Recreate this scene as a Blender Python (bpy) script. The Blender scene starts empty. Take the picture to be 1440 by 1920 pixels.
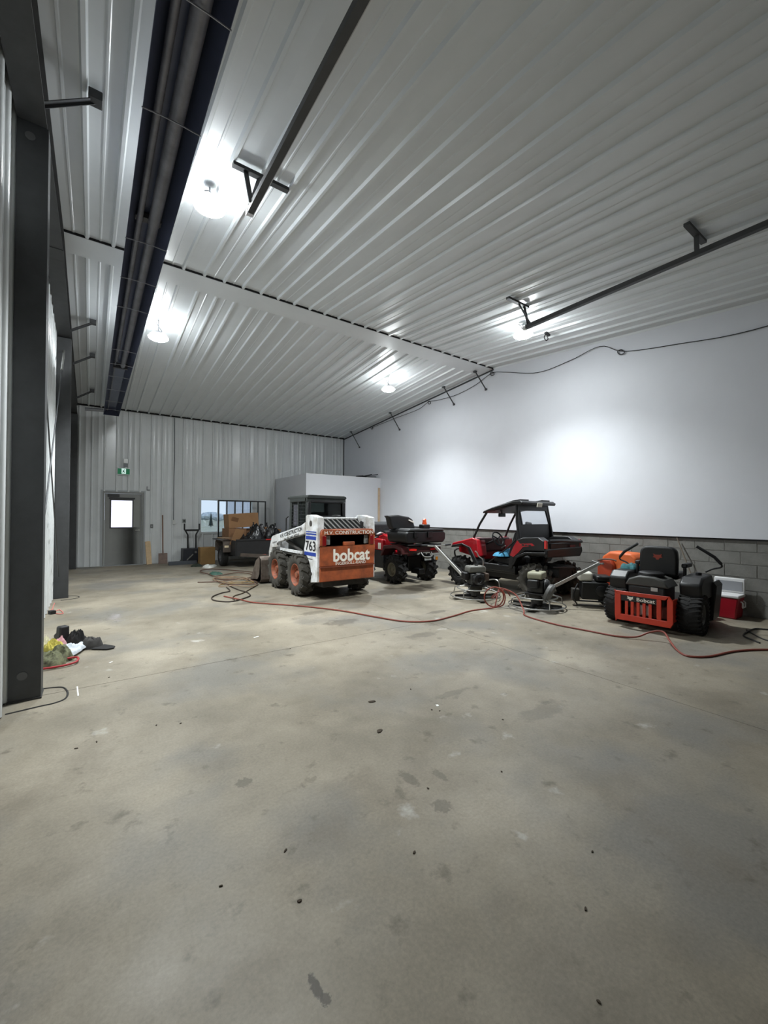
import bpy, math, random
from mathutils import Vector, Matrix, Euler
random.seed(7)
PI = math.pi
S = bpy.context.scene
COL = S.collection

# ------------------------------------------------------------------ camera
CAM_H = 1.55
F_PX, YAW, PITCH, ROLL = 772.355, 0.618808, 0.0095637, 0.0066906
fwd = Vector((math.sin(YAW)*math.cos(PITCH), math.cos(YAW)*math.cos(PITCH), math.sin(PITCH)))
rgt = Vector((math.cos(YAW), -math.sin(YAW), 0))
upv = rgt.cross(fwd)
r2 = rgt*math.cos(ROLL) + upv*math.sin(ROLL)
u2 = -rgt*math.sin(ROLL) + upv*math.cos(ROLL)
cam_data = bpy.data.cameras.new('camera')
cam = bpy.data.objects.new('camera', cam_data)
COL.objects.link(cam)
m = Matrix((r2, u2, -fwd)).transposed().to_4x4()
m.translation = (0, 0, CAM_H)
cam.matrix_world = m
cam_data.sensor_fit = 'HORIZONTAL'
cam_data.sensor_width = 36.0
cam_data.lens = 36.0*F_PX/1440.0
cam_data.clip_start = 0.02
cam_data.clip_end = 400
S.camera = cam

# ------------------------------------------------------------------ world and exposure
W = bpy.data.worlds.new('overcast_sky')
S.world = W
W.use_nodes = True
bg = W.node_tree.nodes['Background']
bg.inputs[0].default_value = (0.74, 0.82, 0.95, 1)
bg.inputs[1].default_value = 1.5
S.view_settings.view_transform = 'Standard'
S.view_settings.look = 'None'
S.view_settings.gamma = 1.0
S.view_settings.use_curve_mapping = False
S.view_settings.exposure = 0.1
LAMP_W = 780.0          # watts of each high-bay spot
LENS_E = 220.0          # radiance of the lamp lens

# ------------------------------------------------------------------ room dimensions (metres)
XL, XR, YB, YF, YR, ZR, SL = -0.56, 8.458, 14.74, -0.80, 7.01, 5.39, 0.0875
def ceil_z(y):
    return ZR - SL*abs(y-YR)

# ------------------------------------------------------------------ materials
def lin(c):
    out = []
    for v in c[:3]:
        v = v/255.0
        out.append(v/12.92 if v <= 0.04045 else ((v+0.055)/1.055)**2.4)
    return tuple(out)+(1.0,)
MATS = {}
def mat(name, col, rough=0.5, metal=0.0, var=0.0, scale=8.0, bump=0.0, bscale=40.0, dirt=None, emit=0.0, coat=0.0):
    """procedural principled material: colour with noise variation, optional second dirt colour and bump"""
    if name in MATS: return MATS[name]
    M = bpy.data.materials.new(name); M.use_nodes = True
    nt = M.node_tree; b = nt.nodes['Principled BSDF']
    c = lin(col)
    b.inputs['Base Color'].default_value = c
    b.inputs['Roughness'].default_value = rough
    b.inputs['Metallic'].default_value = metal
    if coat: b.inputs['Coat Weight'].default_value = coat
    tc = nt.nodes.new('ShaderNodeTexCoord')
    if var > 0 or dirt:
        n = nt.nodes.new('ShaderNodeTexNoise'); n.inputs['Scale'].default_value = scale
        n.inputs['Detail'].default_value = 6; n.inputs['Roughness'].default_value = 0.65
        nt.links.new(tc.outputs['Object'], n.inputs['Vector'])
        r = nt.nodes.new('ShaderNodeValToRGB')
        d = lin(dirt) if dirt else tuple(x*(1-var) for x in c[:3])+(1,)
        r.color_ramp.elements[0].position = 0.32; r.color_ramp.elements[0].color = d
        r.color_ramp.elements[1].position = 0.62
        r.color_ramp.elements[1].color = tuple(min(1, x*(1+var*0.5)) for x in c[:3])+(1,)
        nt.links.new(n.outputs['Fac'], r.inputs['Fac'])
        nt.links.new(r.outputs['Color'], b.inputs['Base Color'])
    if bump > 0:
        n2 = nt.nodes.new('ShaderNodeTexNoise'); n2.inputs['Scale'].default_value = bscale
        n2.inputs['Detail'].default_value = 5
        nt.links.new(tc.outputs['Object'], n2.inputs['Vector'])
        bp = nt.nodes.new('ShaderNodeBump'); bp.inputs['Strength'].default_value = bump
        bp.inputs['Distance'].default_value = 0.02
        nt.links.new(n2.outputs['Fac'], bp.inputs['Height'])
        nt.links.new(bp.outputs['Normal'], b.inputs['Normal'])
    if emit > 0:
        b.inputs['Emission Color'].default_value = c
        b.inputs['Emission Strength'].default_value = emit
    MATS[name] = M
    return M
def glass(name, col=(235, 240, 242), rough=0.02, mix=0.88):
    if name in MATS: return MATS[name]
    M = bpy.data.materials.new(name); M.use_nodes = True
    nt = M.node_tree
    for n in list(nt.nodes): nt.nodes.remove(n)
    o = nt.nodes.new('ShaderNodeOutputMaterial'); mx = nt.nodes.new('ShaderNodeMixShader')
    t = nt.nodes.new('ShaderNodeBsdfTransparent'); g = nt.nodes.new('ShaderNodeBsdfGlossy')
    t.inputs[0].default_value = lin(col); g.inputs['Roughness'].default_value = rough
    mx.inputs[0].default_value = 1-mix
    nt.links.new(t.outputs[0], mx.inputs[1]); nt.links.new(g.outputs[0], mx.inputs[2])
    nt.links.new(mx.outputs[0], o.inputs[0])
    MATS[name] = M
    return M

# ------------------------------------------------------------------ mesh builder
class MB:
    def __init__(s): s.v, s.f = [], []
    def add(s, vs, fs, M=None):
        n = len(s.v)
        for p in vs:
            p = Vector(p)
            s.v.append(tuple(M @ p) if M is not None else tuple(p))
        for f in fs: s.f.append(tuple(i+n for i in f))
        return s
    def bx(s, x0, x1, y0, y1, z0, z1, M=None):
        vs = [(x0,y0,z0),(x1,y0,z0),(x1,y1,z0),(x0,y1,z0),(x0,y0,z1),(x1,y0,z1),(x1,y1,z1),(x0,y1,z1)]
        return s.add(vs, [(3,2,1,0),(4,5,6,7),(0,1,5,4),(1,2,6,5),(2,3,7,6),(3,0,4,7)], M)
    def box(s, c, d, rot=(0,0,0)):
        M = Matrix.Translation(c) @ Euler(rot).to_matrix().to_4x4()
        return s.bx(-d[0]/2, d[0]/2, -d[1]/2, d[1]/2, -d[2]/2, d[2]/2, M)
    def prism(s, poly, axis, a, b, M=None):
        """poly in the two other axes (x: yz, y: xz, z: xy), extruded from a to b"""
        n = len(poly)
        def P(p, h):
            return (h,p[0],p[1]) if axis == 'x' else (p[0],h,p[1]) if axis == 'y' else (p[0],p[1],h)
        vs = [P(p,a) for p in poly]+[P(p,b) for p in poly]
        fs = [tuple(range(n)), tuple(range(2*n-1, n-1, -1))]
        fs += [(i, i+n, (i+1) % n+n, (i+1) % n) for i in range(n)]
        return s.add(vs, fs, M)
    def taper(s, a, b, wa, wb):
        """box beam from point a to point b, rectangular ends wa=(w,h), wb=(w,h)"""
        a, b = Vector(a), Vector(b); d = (b-a).normalized()
        u = d.cross(Vector((0,0,1)))
        if u.length < 1e-3: u = Vector((1,0,0))
        u.normalize(); w = u.cross(d)
        vs = []
        for c, q in ((a,wa),(b,wb)):
            for i, j in ((-1,-1),(1,-1),(1,1),(-1,1)):
                vs.append(c+u*(i*q[0]/2)+w*(j*q[1]/2))
        return s.add(vs, [(0,1,2,3),(7,6,5,4),(0,4,5,1),(1,5,6,2),(2,6,7,3),(3,7,4,0)])
    def tube(s, pts, r, n=8, closed=False):
        pts = [Vector(p) for p in pts]; N = len(pts)
        prev = None; rings = []
        for i, p in enumerate(pts):
            if closed: t = pts[(i+1) % N]-pts[i-1]
            else: t = pts[min(i+1,N-1)]-pts[max(i-1,0)]
            if t.length < 1e-9: t = Vector((0,0,1))
            t.normalize()
            if prev is None:
                a = Vector((0,0,1)) if abs(t.z) < 0.9 else Vector((1,0,0))
                u = t.cross(a).normalized()
            else:
                u = prev-t*prev.dot(t)
                if u.length < 1e-6: u = t.orthogonal()
                u.normalize()
            prev = u; w = t.cross(u)
            rr = r[i] if isinstance(r, (list, tuple)) else r
            rings.append([p+(u*math.cos(2*PI*k/n)+w*math.sin(2*PI*k/n))*rr for k in range(n)])
        vs = [q for ring in rings for q in ring]; fs = []
        for i in range(N if closed else N-1):
            j = (i+1) % N
            for k in range(n):
                k2 = (k+1) % n
                fs.append((i*n+k, i*n+k2, j*n+k2, j*n+k))
        if not closed:
            fs.append(tuple(range(n-1,-1,-1))); fs.append(tuple(range((N-1)*n, N*n)))
        return s.add(vs, fs)
    def lathe(s, prof, axis='z', c=(0,0,0), n=24, M=None, open0=False):
        """prof [(radius, height)]; closed at both ends"""
        vs, fs = [], []
        for (r, h) in prof:
            for k in range(n):
                a = 2*PI*k/n; p = (r*math.cos(a), r*math.sin(a), h)
                if axis == 'x': p = (h, p[0], p[1])
                elif axis == 'y': p = (p[1], h, p[0])
                vs.append((p[0]+c[0], p[1]+c[1], p[2]+c[2]))
        for i in range(len(prof)-1):
            for k in range(n):
                k2 = (k+1) % n
                fs.append((i*n+k, i*n+k2, (i+1)*n+k2, (i+1)*n+k))
        if not open0: fs.append(tuple(range(n-1,-1,-1)))
        L = (len(prof)-1)*n
        fs.append(tuple(range(L, L+n)))
        return s.add(vs, fs, M)
    def blob(s, c, d, n=12, m=8, jit=0.0, flat=True, seed=1):
        """lumpy closed ellipsoid of size d; flat bottom at the centre height minus half"""
        rnd = random.Random(seed); vs, fs = [], []
        for i in range(m+1):
            ph = PI*i/m
            for k in range(n):
                th = 2*PI*k/n
                q = 1+rnd.uniform(-jit, jit)
                x, y, z = math.sin(ph)*math.cos(th)*q, math.sin(ph)*math.sin(th)*q, math.cos(ph)*(q if i not in (0,m) else 1)
                if flat: z = max(z, -0.62)
                vs.append((c[0]+x*d[0]/2, c[1]+y*d[1]/2, c[2]+z*d[2]/2))
        for i in range(m):
            for k in range(n):
                k2 = (k+1) % n
                fs.append((i*n+k, (i+1)*n+k, (i+1)*n+k2, i*n+k2))
        return s.add(vs, fs)
    def crumple(s, d, seed, n=30, m=12, amp=0.30, freq=3.0, base=0.0, lobes=0.18, full=2.6):
        """closed heap of creased fabric on z=0: size d, ridged noise folds, wavy outline"""
        from mathutils import noise as N
        off = Vector((seed*3.7, seed*1.9, seed*5.3)); vs = []; fs = []
        rnd = random.Random(seed); ph = [rnd.uniform(0, 6.28) for _ in range(4)]
        for i in range(m+1):
            t = i/m
            for k in range(n):
                a = 2*PI*k/n
                R = 1+lobes*(math.sin(2*a+ph[0])+0.6*math.sin(3*a+ph[1])+0.4*math.sin(5*a+ph[2])+0.3*math.sin(9*a+ph[3]))
                x, y = math.cos(a)*R*t, math.sin(a)*R*t
                rg = 1-abs(N.noise(Vector((x, y, 0))*freq+off))*2.2
                rg2 = 1-abs(N.noise(Vector((x, y, 3))*freq*2.3+off))*2.0
                h = (1-t**full)**0.6*(1-amp)+amp*(0.65*rg+0.35*rg2)*(1-t**6)
                z = max(0.02, h*(0.75+0.5*N.noise(Vector((x, y, 7))*1.3+off))) if i < m else 0.0
                vs.append((x*d[0]/2, y*d[1]/2, base+z*d[2]))
        for i in range(m):
            for k in range(n):
                k2 = (k+1) % n
                fs.append((i*n+k, (i+1)*n+k, (i+1)*n+k2, i*n+k2))
        fs.append(tuple(range(m*n, m*n+n)))
        s.top = max(v[2] for v in vs)
        return s.add(vs, fs)
    def mesh(s, name, sharp=35):
        me = bpy.data.meshes.new(name); me.from_pydata(s.v, [], s.f)
        import bmesh
        bm = bmesh.new(); bm.from_mesh(me)
        bmesh.ops.remove_doubles(bm, verts=bm.verts, dist=1e-5); bmesh.ops.recalc_face_normals(bm, faces=bm.faces); bm.to_mesh(me); bm.free()
        me.shade_smooth(); me.set_sharp_from_angle(angle=math.radians(sharp))
        return me
    def build(s, name, material, parent=None, bevel=0.0, seg=2, sub=0, sharp=35):
        me = s.mesh(name, sharp)
        me.materials.append(material)
        return link(name, me, parent, bevel, seg, sub)
def link(name, me, parent=None, bevel=0.0, seg=2, sub=0):
    o = bpy.data.objects.new(name, me); COL.objects.link(o)
    if parent: o.parent = parent
    if bevel:
        b = o.modifiers.new('bevel', 'BEVEL'); b.width = bevel; b.segments = seg
        b.limit_method = 'ANGLE'; b.angle_limit = math.radians(40)
    if sub:
        d = o.modifiers.new('subsurf', 'SUBSURF'); d.levels = sub; d.render_levels = sub
    return o
def empty(name, loc=(0,0,0), rz=0.0):
    o = bpy.data.objects.new(name, None); COL.objects.link(o)
    o.location = loc; o.rotation_euler = (0,0,rz); o.empty_display_size = 0.2
    return o
def tag(o, label, cat, group=None, kind=None):
    o['label'] = label
    if cat: o['category'] = cat
    if group: o['group'] = group
    if kind: o['kind'] = kind
    return o
def part(name, me, parent, loc=(0,0,0), rot=(0,0,0)):
    o = bpy.data.objects.new(name, me); COL.objects.link(o); o.parent = parent
    o.location = loc; o.rotation_euler = rot
    return o
def copy_tree(o, parent=None):
    c = o.copy(); COL.objects.link(c); c.parent = parent
    for ch in list(o.children): copy_tree(ch, c)
    return c
def lettering(name, txt, M, width, height, material, parent, depth=0.003, bold=0.0, shear=0.0):
    cu = bpy.data.curves.new('letters', 'FONT'); cu.body = txt; cu.size = 1; cu.offset = bold
    cu.resolution_u = 3; cu.align_x = 'LEFT'; cu.shear = shear
    t = bpy.data.objects.new('letters', cu); me = bpy.data.meshes.new_from_object(t)
    bpy.data.objects.remove(t); bpy.data.curves.remove(cu)
    xs = [v.co.x for v in me.vertices]; ys = [v.co.y for v in me.vertices]
    x0, x1, y0, y1 = min(xs), max(xs), min(ys), max(ys)
    flat = [((v.co.x-(x0+x1)/2)/(x1-x0)*width, (v.co.y-(y0+y1)/2)/(y1-y0)*height) for v in me.vertices]
    fs = [tuple(p.vertices) for p in me.polygons]; bpy.data.meshes.remove(me)
    b = MB(); b.add([(x, y, depth) for x, y in flat], fs, M)
    me = bpy.data.meshes.new(name); me.from_pydata(b.v, [], b.f); me.materials.append(material)
    return link(name, me, parent)
REAR = Euler((PI/2,0,0)).to_matrix().to_4x4()                                  # text facing -Y
LEFT = (Matrix.Rotation(-PI/2,4,'Z') @ Matrix.Rotation(PI/2,4,'X'))            # text facing -X
def arc(cx, cy, r, a0, a1, n):
    return [(cx+r*math.cos(math.radians(a0+(a1-a0)*i/n)), cy+r*math.sin(math.radians(a0+(a1-a0)*i/n))) for i in range(n+1)]
def spline(pts, k=8, closed=False):
    """Catmull-Rom through points"""
    P = [Vector(p) for p in pts]; n = len(P); out = []
    for i in range(n if closed else n-1):
        if closed: a, b, c, d = P[i-1], P[i], P[(i+1) % n], P[(i+2) % n]
        else: a, b, c, d = P[max(i-1,0)], P[i], P[i+1], P[min(i+2,n-1)]
        for j in range(k):
            t = j/k
            out.append(0.5*((2*b)+(c-a)*t+(2*a-5*b+4*c-d)*t*t+(3*b-a-3*c+d)*t**3))
    if not closed: out.append(P[-1])
    return out

# materials used by many things
BLACK_PLASTIC = mat('black_plastic', (15,15,16), 0.45, var=0.25, scale=6)
BLACK_STEEL = mat('black_painted_steel', (15,15,16), 0.4, var=0.3, scale=10)
RUBBER = mat('rubber', (24,23,22), 0.85, var=0.35, scale=14, bump=0.3, bscale=60)
DUSTY_RUBBER = mat('dusty_rubber', (66,63,57), 0.9, var=0.4, scale=9, bump=0.3, bscale=60)
CHROME = mat('bright_steel', (190,190,186), 0.28, metal=0.9, var=0.2, scale=20)
WHITE_PAINT = mat('white_machine_paint', (226,228,230), 0.42, var=0.08, scale=7, dirt=(176,172,164))
# ================================================================== the room
WHITE_PANEL = mat('white_liner_steel', (216,219,219), 0.22, var=0.05, scale=1.5)
CEIL_PANEL = mat('ceiling_liner_steel', (212,216,217), 0.34, var=0.05, scale=1.2)
DARK_GAP = mat('painted_gap_shade', (14,14,15), 0.9)  # black that paints the shade in the gaps between ceiling ribs
DRYWALL = mat('white_painted_drywall', (212,214,219), 0.62, var=0.02, scale=2, bump=0.04, bscale=90)
FRAME_GREY = mat('dark_grey_primer_steel', (62,63,64), 0.55, var=0.18, scale=5)
MORTAR = mat('grey_mortar', (150,148,142), 0.95, bump=0.3, bscale=120)
BLOCK = mat('grey_concrete_block', (128,127,122), 0.95, var=0.14, scale=7, bump=0.5, bscale=140)

def concrete():
    M = bpy.data.materials.new('stained_concrete'); M.use_nodes = True
    nt = M.node_tree; b = nt.nodes['Principled BSDF']; L = nt.links.new
    g = nt.nodes.new('ShaderNodeNewGeometry')
    def noise(s, d=6, r=0.6, off=(0,0,0)):
        mp = nt.nodes.new('ShaderNodeMapping'); mp.inputs['Location'].default_value = off
        L(g.outputs['Position'], mp.inputs['Vector'])
        n = nt.nodes.new('ShaderNodeTexNoise'); n.inputs['Scale'].default_value = s
        n.inputs['Detail'].default_value = d; n.inputs['Roughness'].default_value = r
        L(mp.outputs[0], n.inputs['Vector']); return n.outputs['Fac']
    def ramp(src, a, b_, ca, cb):
        r = nt.nodes.new('ShaderNodeValToRGB')
        r.color_ramp.elements[0].position = a; r.color_ramp.elements[0].color = ca
        r.color_ramp.elements[1].position = b_; r.color_ramp.elements[1].color = cb
        L(src, r.inputs[0]); return r.outputs[0]
    def mix(f, a, b_, mode='MIX', fac=1.0):
        x = nt.nodes.new('ShaderNodeMix'); x.data_type = 'RGBA'; x.blend_type = mode
        if f is None: x.inputs[0].default_value = fac
        else: L(f, x.inputs[0])
        for i, q in ((6,a),(7,b_)):
            if isinstance(q, tuple): x.inputs[i].default_value = q
            else: L(q, x.inputs[i])
        return x.outputs[2]
    K = lambda v: (v,v,v,1)
    base = ramp(noise(0.55, 8, 0.62), 0.34, 0.66, lin((112,105,91)), lin((160,151,134)))
    base = mix(ramp(noise(0.9, 5, 0.5, (7,3,0)), 0.50, 0.64, K(0), K(0.8)), base, lin((118,115,108)))     # blue grey cure marks
    base = mix(ramp(noise(1.7, 7, 0.62, (2,9,0)), 0.53, 0.68, K(0), K(0.5)), base, lin((112,103,88)))      # tan stains
    base = mix(ramp(noise(5.5, 6, 0.6, (5,1,0)), 0.60, 0.70, K(0), K(0.6)), base, lin((86,79,66)))         # scuffs
    base = mix(ramp(noise(3.1, 6, 0.55, (11,4,0)), 0.66, 0.74, K(0), K(0.5)), base, lin((196,194,188)))    # pale splashes
    fine = ramp(noise(60, 4, 0.7), 0.3, 0.7, K(0.84), K(1.10))
    base = mix(None, base, fine, 'MULTIPLY', 1.0)
    # oil stains with places of their own: x, y, size x, size y, strength
    stains = [(5.3,6.75,0.75,0.40,0.85),(5.9,6.9,0.5,0.3,0.8),(3.9,7.0,0.55,0.4,0.9),(3.3,6.6,0.5,0.16,0.55),(2.3,7.3,0.35,0.12,0.45),(2.9,6.0,0.25,0.12,0.4),
              (3.0,5.25,0.3,0.16,0.5),(4.6,4.95,0.25,0.08,0.6),(4.1,4.45,0.22,0.14,0.5),(3.55,4.1,0.28,0.1,0.45),
              (0.62,1.24,0.018,0.05,0.9),(0.63,1.19,0.02,0.022,0.8),(0.74,2.42,0.05,0.05,0.5),(1.55,1.9,0.04,0.09,0.45),(1.72,1.83,0.03,0.07,0.4),
              (1.55,1.62,0.06,0.06,0.45),(7.0,2.3,0.6,0.5,0.35),(2.6,2.6,0.2,0.05,0.35),(2.95,1.95,0.3,0.1,0.3)]
    for i, (sx, sy, ax, ay, k) in enumerate(stains):
        mp = nt.nodes.new('ShaderNodeMapping'); mp.vector_type = 'POINT'
        mp.inputs['Location'].default_value = (-sx/ax, -sy/ay, 0); mp.inputs['Scale'].default_value = (1/ax, 1/ay, 0)
        L(g.outputs['Position'], mp.inputs['Vector'])
        ln = nt.nodes.new('ShaderNodeVectorMath'); ln.operation = 'LENGTH'; L(mp.outputs[0], ln.inputs[0])
        ad = nt.nodes.new('ShaderNodeMath'); ad.operation = 'ADD'
        ms = nt.nodes.new('ShaderNodeMath'); ms.operation = 'MULTIPLY_ADD'
        L(noise(2.4/max(ax,ay), 4, 0.6, (i,2*i,0)), ms.inputs[0]); ms.inputs[1].default_value = 1.7; ms.inputs[2].default_value = -0.85
        L(ln.outputs['Value'], ad.inputs[0]); L(ms.outputs[0], ad.inputs[1])
        base = mix(ramp(ad.outputs[0], 0.72, 1.0, K(k), K(0)), base, lin((70,64,54)))
    L(base, b.inputs['Base Color'])
    rough = ramp(noise(1.3, 5, 0.6, (1,6,0)), 0.35, 0.7, K(0.42), K(0.68))
    # burnished patch in front of the exit door
    mp = nt.nodes.new('ShaderNodeMapping'); mp.inputs['Location'].default_value = (-0.30/0.42, -7.4/1.1, 0); mp.inputs['Scale'].default_value = (1/0.42, 1/1.1, 0)
    L(g.outputs['Position'], mp.inputs['Vector'])
    ln = nt.nodes.new('ShaderNodeVectorMath'); ln.operation = 'LENGTH'; L(mp.outputs[0], ln.inputs[0])
    ms = nt.nodes.new('ShaderNodeMath'); ms.operation = 'MULTIPLY_ADD'; L(noise(5, 4, 0.6), ms.inputs[0]); ms.inputs[1].default_value = 1.2; L(ln.outputs['Value'], ms.inputs[2])
    rough = mix(ramp(ms.outputs[0], 0.7, 1.5, K(0.9), K(0)), rough, K(0.12))
    L(rough, b.inputs['Roughness'])
    b.inputs['Specular IOR Level'].default_value = 0.32
    bp = nt.nodes.new('ShaderNodeBump'); bp.inputs['Strength'].default_value = 0.12; bp.inputs['Distance'].default_value = 0.01
    L(noise(14, 6, 0.65), bp.inputs['Height']); L(bp.outputs[0], b.inputs['Normal'])
    return M
CONCRETE = concrete()

# floor: base with slabs between saw-cut joints
flo = MB().bx(XL-0.2, XR+0.2, YF-0.2, YB+0.2, -0.20, -0.015).build('floor', mat('joint_filler', (58,56,52), 0.9))
tag(flo, 'stained grey concrete floor slab with saw-cut joints', 'floor', kind='structure')
JX, JY, JG = [XL-0.2, 4.04, XR+0.2], [YF-0.2, 4.56, 9.4, YB+0.2], 0.003
for i in range(2):
    for j in range(3):
        MB().bx(JX[i]+JG, JX[i+1]-JG, JY[j]+JG, JY[j+1]-JG, -0.016, 0.0).build('slab', CONCRETE, flo)

# ceiling: two slopes of ribbed liner panels under a closed roof deck
PW = 0.914
def rib_profile(w=PW, h=0.034, n=3, rib=0.060, top=0.030):
    p = w/n; out = [(0.0, 0.0)]
    for i in range(n):
        c = p*(i+0.5)
        out += [(c-rib/2, 0), (c-top/2, h), (c+top/2, h), (c+rib/2, 0)]
        if i < n-1:     # small stiffener bead between ribs
            e = p*(i+1); out += [(e-0.016, 0), (e-0.008, 0.006), (e+0.008, 0.006), (e+0.016, 0)]
    out.append((w, 0.0)); return out
def round_profile(w=PW, h=0.030, n=3, rib=0.062):
    p = w/n; out = [(0.0, 0.0)]
    for i in range(n):
        c = p*(i+0.5)
        out += [(c+rib/2*t, h*math.sqrt(max(0.0, 1-t*t))) for t in (-1,-0.92,-0.75,-0.45,0,0.45,0.75,0.92,1)]
        if i < n-1:
            e = p*(i+1); out += [(e-0.016, 0), (e-0.008, 0.006), (e+0.008, 0.006), (e+0.016, 0)]
    out.append((w, 0.0)); return out
def ribbed(L, w=PW):
    """panel in the XY plane, ribs hanging to -Z along Y, doubled lap edge"""
    pr = rib_profile(w); b = MB()
    vs = [(x, y, -z) for y in (0, L) for x, z in pr]; n = len(pr)
    b.add(vs, [(i, i+1, n+i+1, n+i) for i in range(n-1)])
    return b
cz = MB()
for y0, y1 in ((YF-0.2, YR), (YR, YB+0.2)):
    cz.prism([(y0, ceil_z(y0)+0.012), (y1, ceil_z(y1)+0.012), (y1, ceil_z(y1)+0.16), (y0, ceil_z(y0)+0.16)], 'x', XL-0.3, XR+0.3)
ceiling = cz.build('ceiling', CEIL_PANEL)
tag(ceiling, 'low gable ceiling of ribbed white steel liner panels', 'ceiling', kind='structure')
SLO = math.atan(SL); LS = (YB-YR)/math.cos(SLO)
me_near = ribbed((YR-YF)/math.cos(SLO)).mesh('panel'); me_near.materials.append(CEIL_PANEL)
me_far = ribbed(LS-0.42).mesh('panel'); me_far.materials.append(CEIL_PANEL)
x = XL+0.02
while x < XR-0.02:
    part('panel', me_near, ceiling, (x, YF, ceil_z(YF)), (SLO, 0, 0))
    part('panel', me_far, ceiling, (x, YR+0.42*math.cos(SLO), ceil_z(YR+0.42)), (-SLO, 0, 0))
    x += PW
q = MB(); q.prism([(YR+0.012, ZR-0.036), (YR+0.45, ceil_z(YR+0.45)-0.036), (YR+0.45, ceil_z(YR+0.45)-0.030), (YR+0.012, ZR-0.030)], 'x', XL, XR)
q.build('ridge_flashing', CEIL_PANEL, ceiling)
MB().bx(XL, XR, YR+0.001, YR+0.011, ZR-0.031, ZR+0.01).build('gap_shade_strip', DARK_GAP, ceiling)  # black strip drawn where the panel ends leave only shaded gaps
MB().bx(XL, XR, YB-0.075, YB-0.045, ceil_z(YB)-0.036, ceil_z(YB)+0.01).build('gap_shade_strip', DARK_GAP, ceiling)

# back wall: ribbed white panels with openings for the door and the window
DX0, DX1, DZ = 0.285, 1.340, 2.225
WX0, WX1, WZ0, WZ1 = 2.98, 4.72, 0.96, 2.06
def rects_minus(x0, x1, z0, z1, holes):
    xs = sorted(set([x0, x1]+[v for h in holes for v in h[:2] if x0 < v < x1]))
    zs = sorted(set([z0, z1]+[v for h in holes for v in h[2:] if z0 < v < z1]))
    out = []
    for i in range(len(xs)-1):
        for j in range(len(zs)-1):
            cx, c_z = (xs[i]+xs[i+1])/2, (zs[j]+zs[j+1])/2
            if not any(h[0] < cx < h[1] and h[2] < c_z < h[3] for h in holes):
                out.append((xs[i], xs[i+1], zs[j], zs[j+1]))
    return out
HOLES = [(DX0, DX1, -1, DZ), (WX0, WX1, WZ0, WZ1)]
wb = MB()
for r in rects_minus(XL-0.2, XR+0.2, -0.2, ceil_z(YB)+0.15, HOLES):
    wb.bx(r[0], r[1], YB+0.012, YB+0.20, r[2], r[3])
wall_back = wb.build('wall_back', WHITE_PANEL, sharp=1)
tag(wall_back, 'white ribbed steel rear wall with grey exit door', 'wall', kind='structure')
ZT = ceil_z(YB)
x = XL+0.12
while x < XR:
    w = min(PW, XR-x); b = MB(); pr = [(x+a, c) for a, c in round_profile() if a <= w+1e-6]
    extra = [h for H in HOLES for h in H[:2] if x < h < x+w]
    pts = sorted(set(pr+[(e, 0.0) for e in extra]))
    for (xa, ha), (xb, hb) in zip(pts[:-1], pts[1:]):
        if xb-xa < 1e-5: continue
        for r in rects_minus(xa, xb, 0.015, ZT-0.012, HOLES):
            b.add([(xa, YB-ha, r[2]), (xb, YB-hb, r[2]), (xb, YB-hb, r[3]), (xa, YB-ha, r[3])], [(0,1,2,3)])
    # dark lap joint shadow comes from a real overlapped edge
    b.bx(x-0.004, x+0.010, YB-0.006, YB+0.002, 0.015, 0.9 if (WX0 < x < WX1) else ZT-0.012) if not any(h[0]-0.02 < x < h[1]+0.02 for h in HOLES) else None
    b.build('panel', WHITE_PANEL, wall_back, sharp=50)
    x += PW
MB().bx(XR-0.035, XR-0.005, YB-0.05, YB-0.01, 0.0, ZT-0.02).build('corner_trim', mat('grey_corner_trim', (70,71,73), 0.6), wall_back)

# left wall: ribbed panels seen at a grazing angle
wl = MB().prism([(YF-0.2,-0.2),(YB+0.2,-0.2),(YB+0.2,ceil_z(YB)+0.1),(YR,ZR+0.12),(YF-0.2,ceil_z(YF)+0.1)], 'x', XL-0.2, XL-0.012)
wall_left = wl.build('wall_left', WHITE_PANEL)
tag(wall_left, 'white ribbed steel side wall behind dark steel columns', 'wall', kind='structure')
y = YF
while y < YB-0.01:
    w = min(PW, YB-y); pr = [(y+a, c) for a, c in round_profile() if a <= w+1e-6]; b = MB()
    for (ya, ha), (yb, hb) in zip(pr[:-1], pr[1:]):
        b.add([(XL+ha, ya, 0.012), (XL+hb, yb, 0.012), (XL+hb, yb, ceil_z(yb)), (XL+ha, ya, ceil_z(ya))], [(0,1,2,3)])
    b.build('panel', WHITE_PANEL, wall_left, sharp=50); y += PW

# front wall behind the camera, unseen, darkened to cut bounced light
wf = MB().prism([(XL-0.2,-0.2),(XR+0.2,-0.2),(XR+0.2,ceil_z(YF)+0.1),(XL-0.2,ceil_z(YF)+0.1)], 'y', YF-0.2, YF)
tag(wf.build('wall_front', mat('grey_door_steel', (66,68,70), 0.5)), 'plain dark grey steel wall behind the viewer', 'wall', kind='structure')

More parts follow.
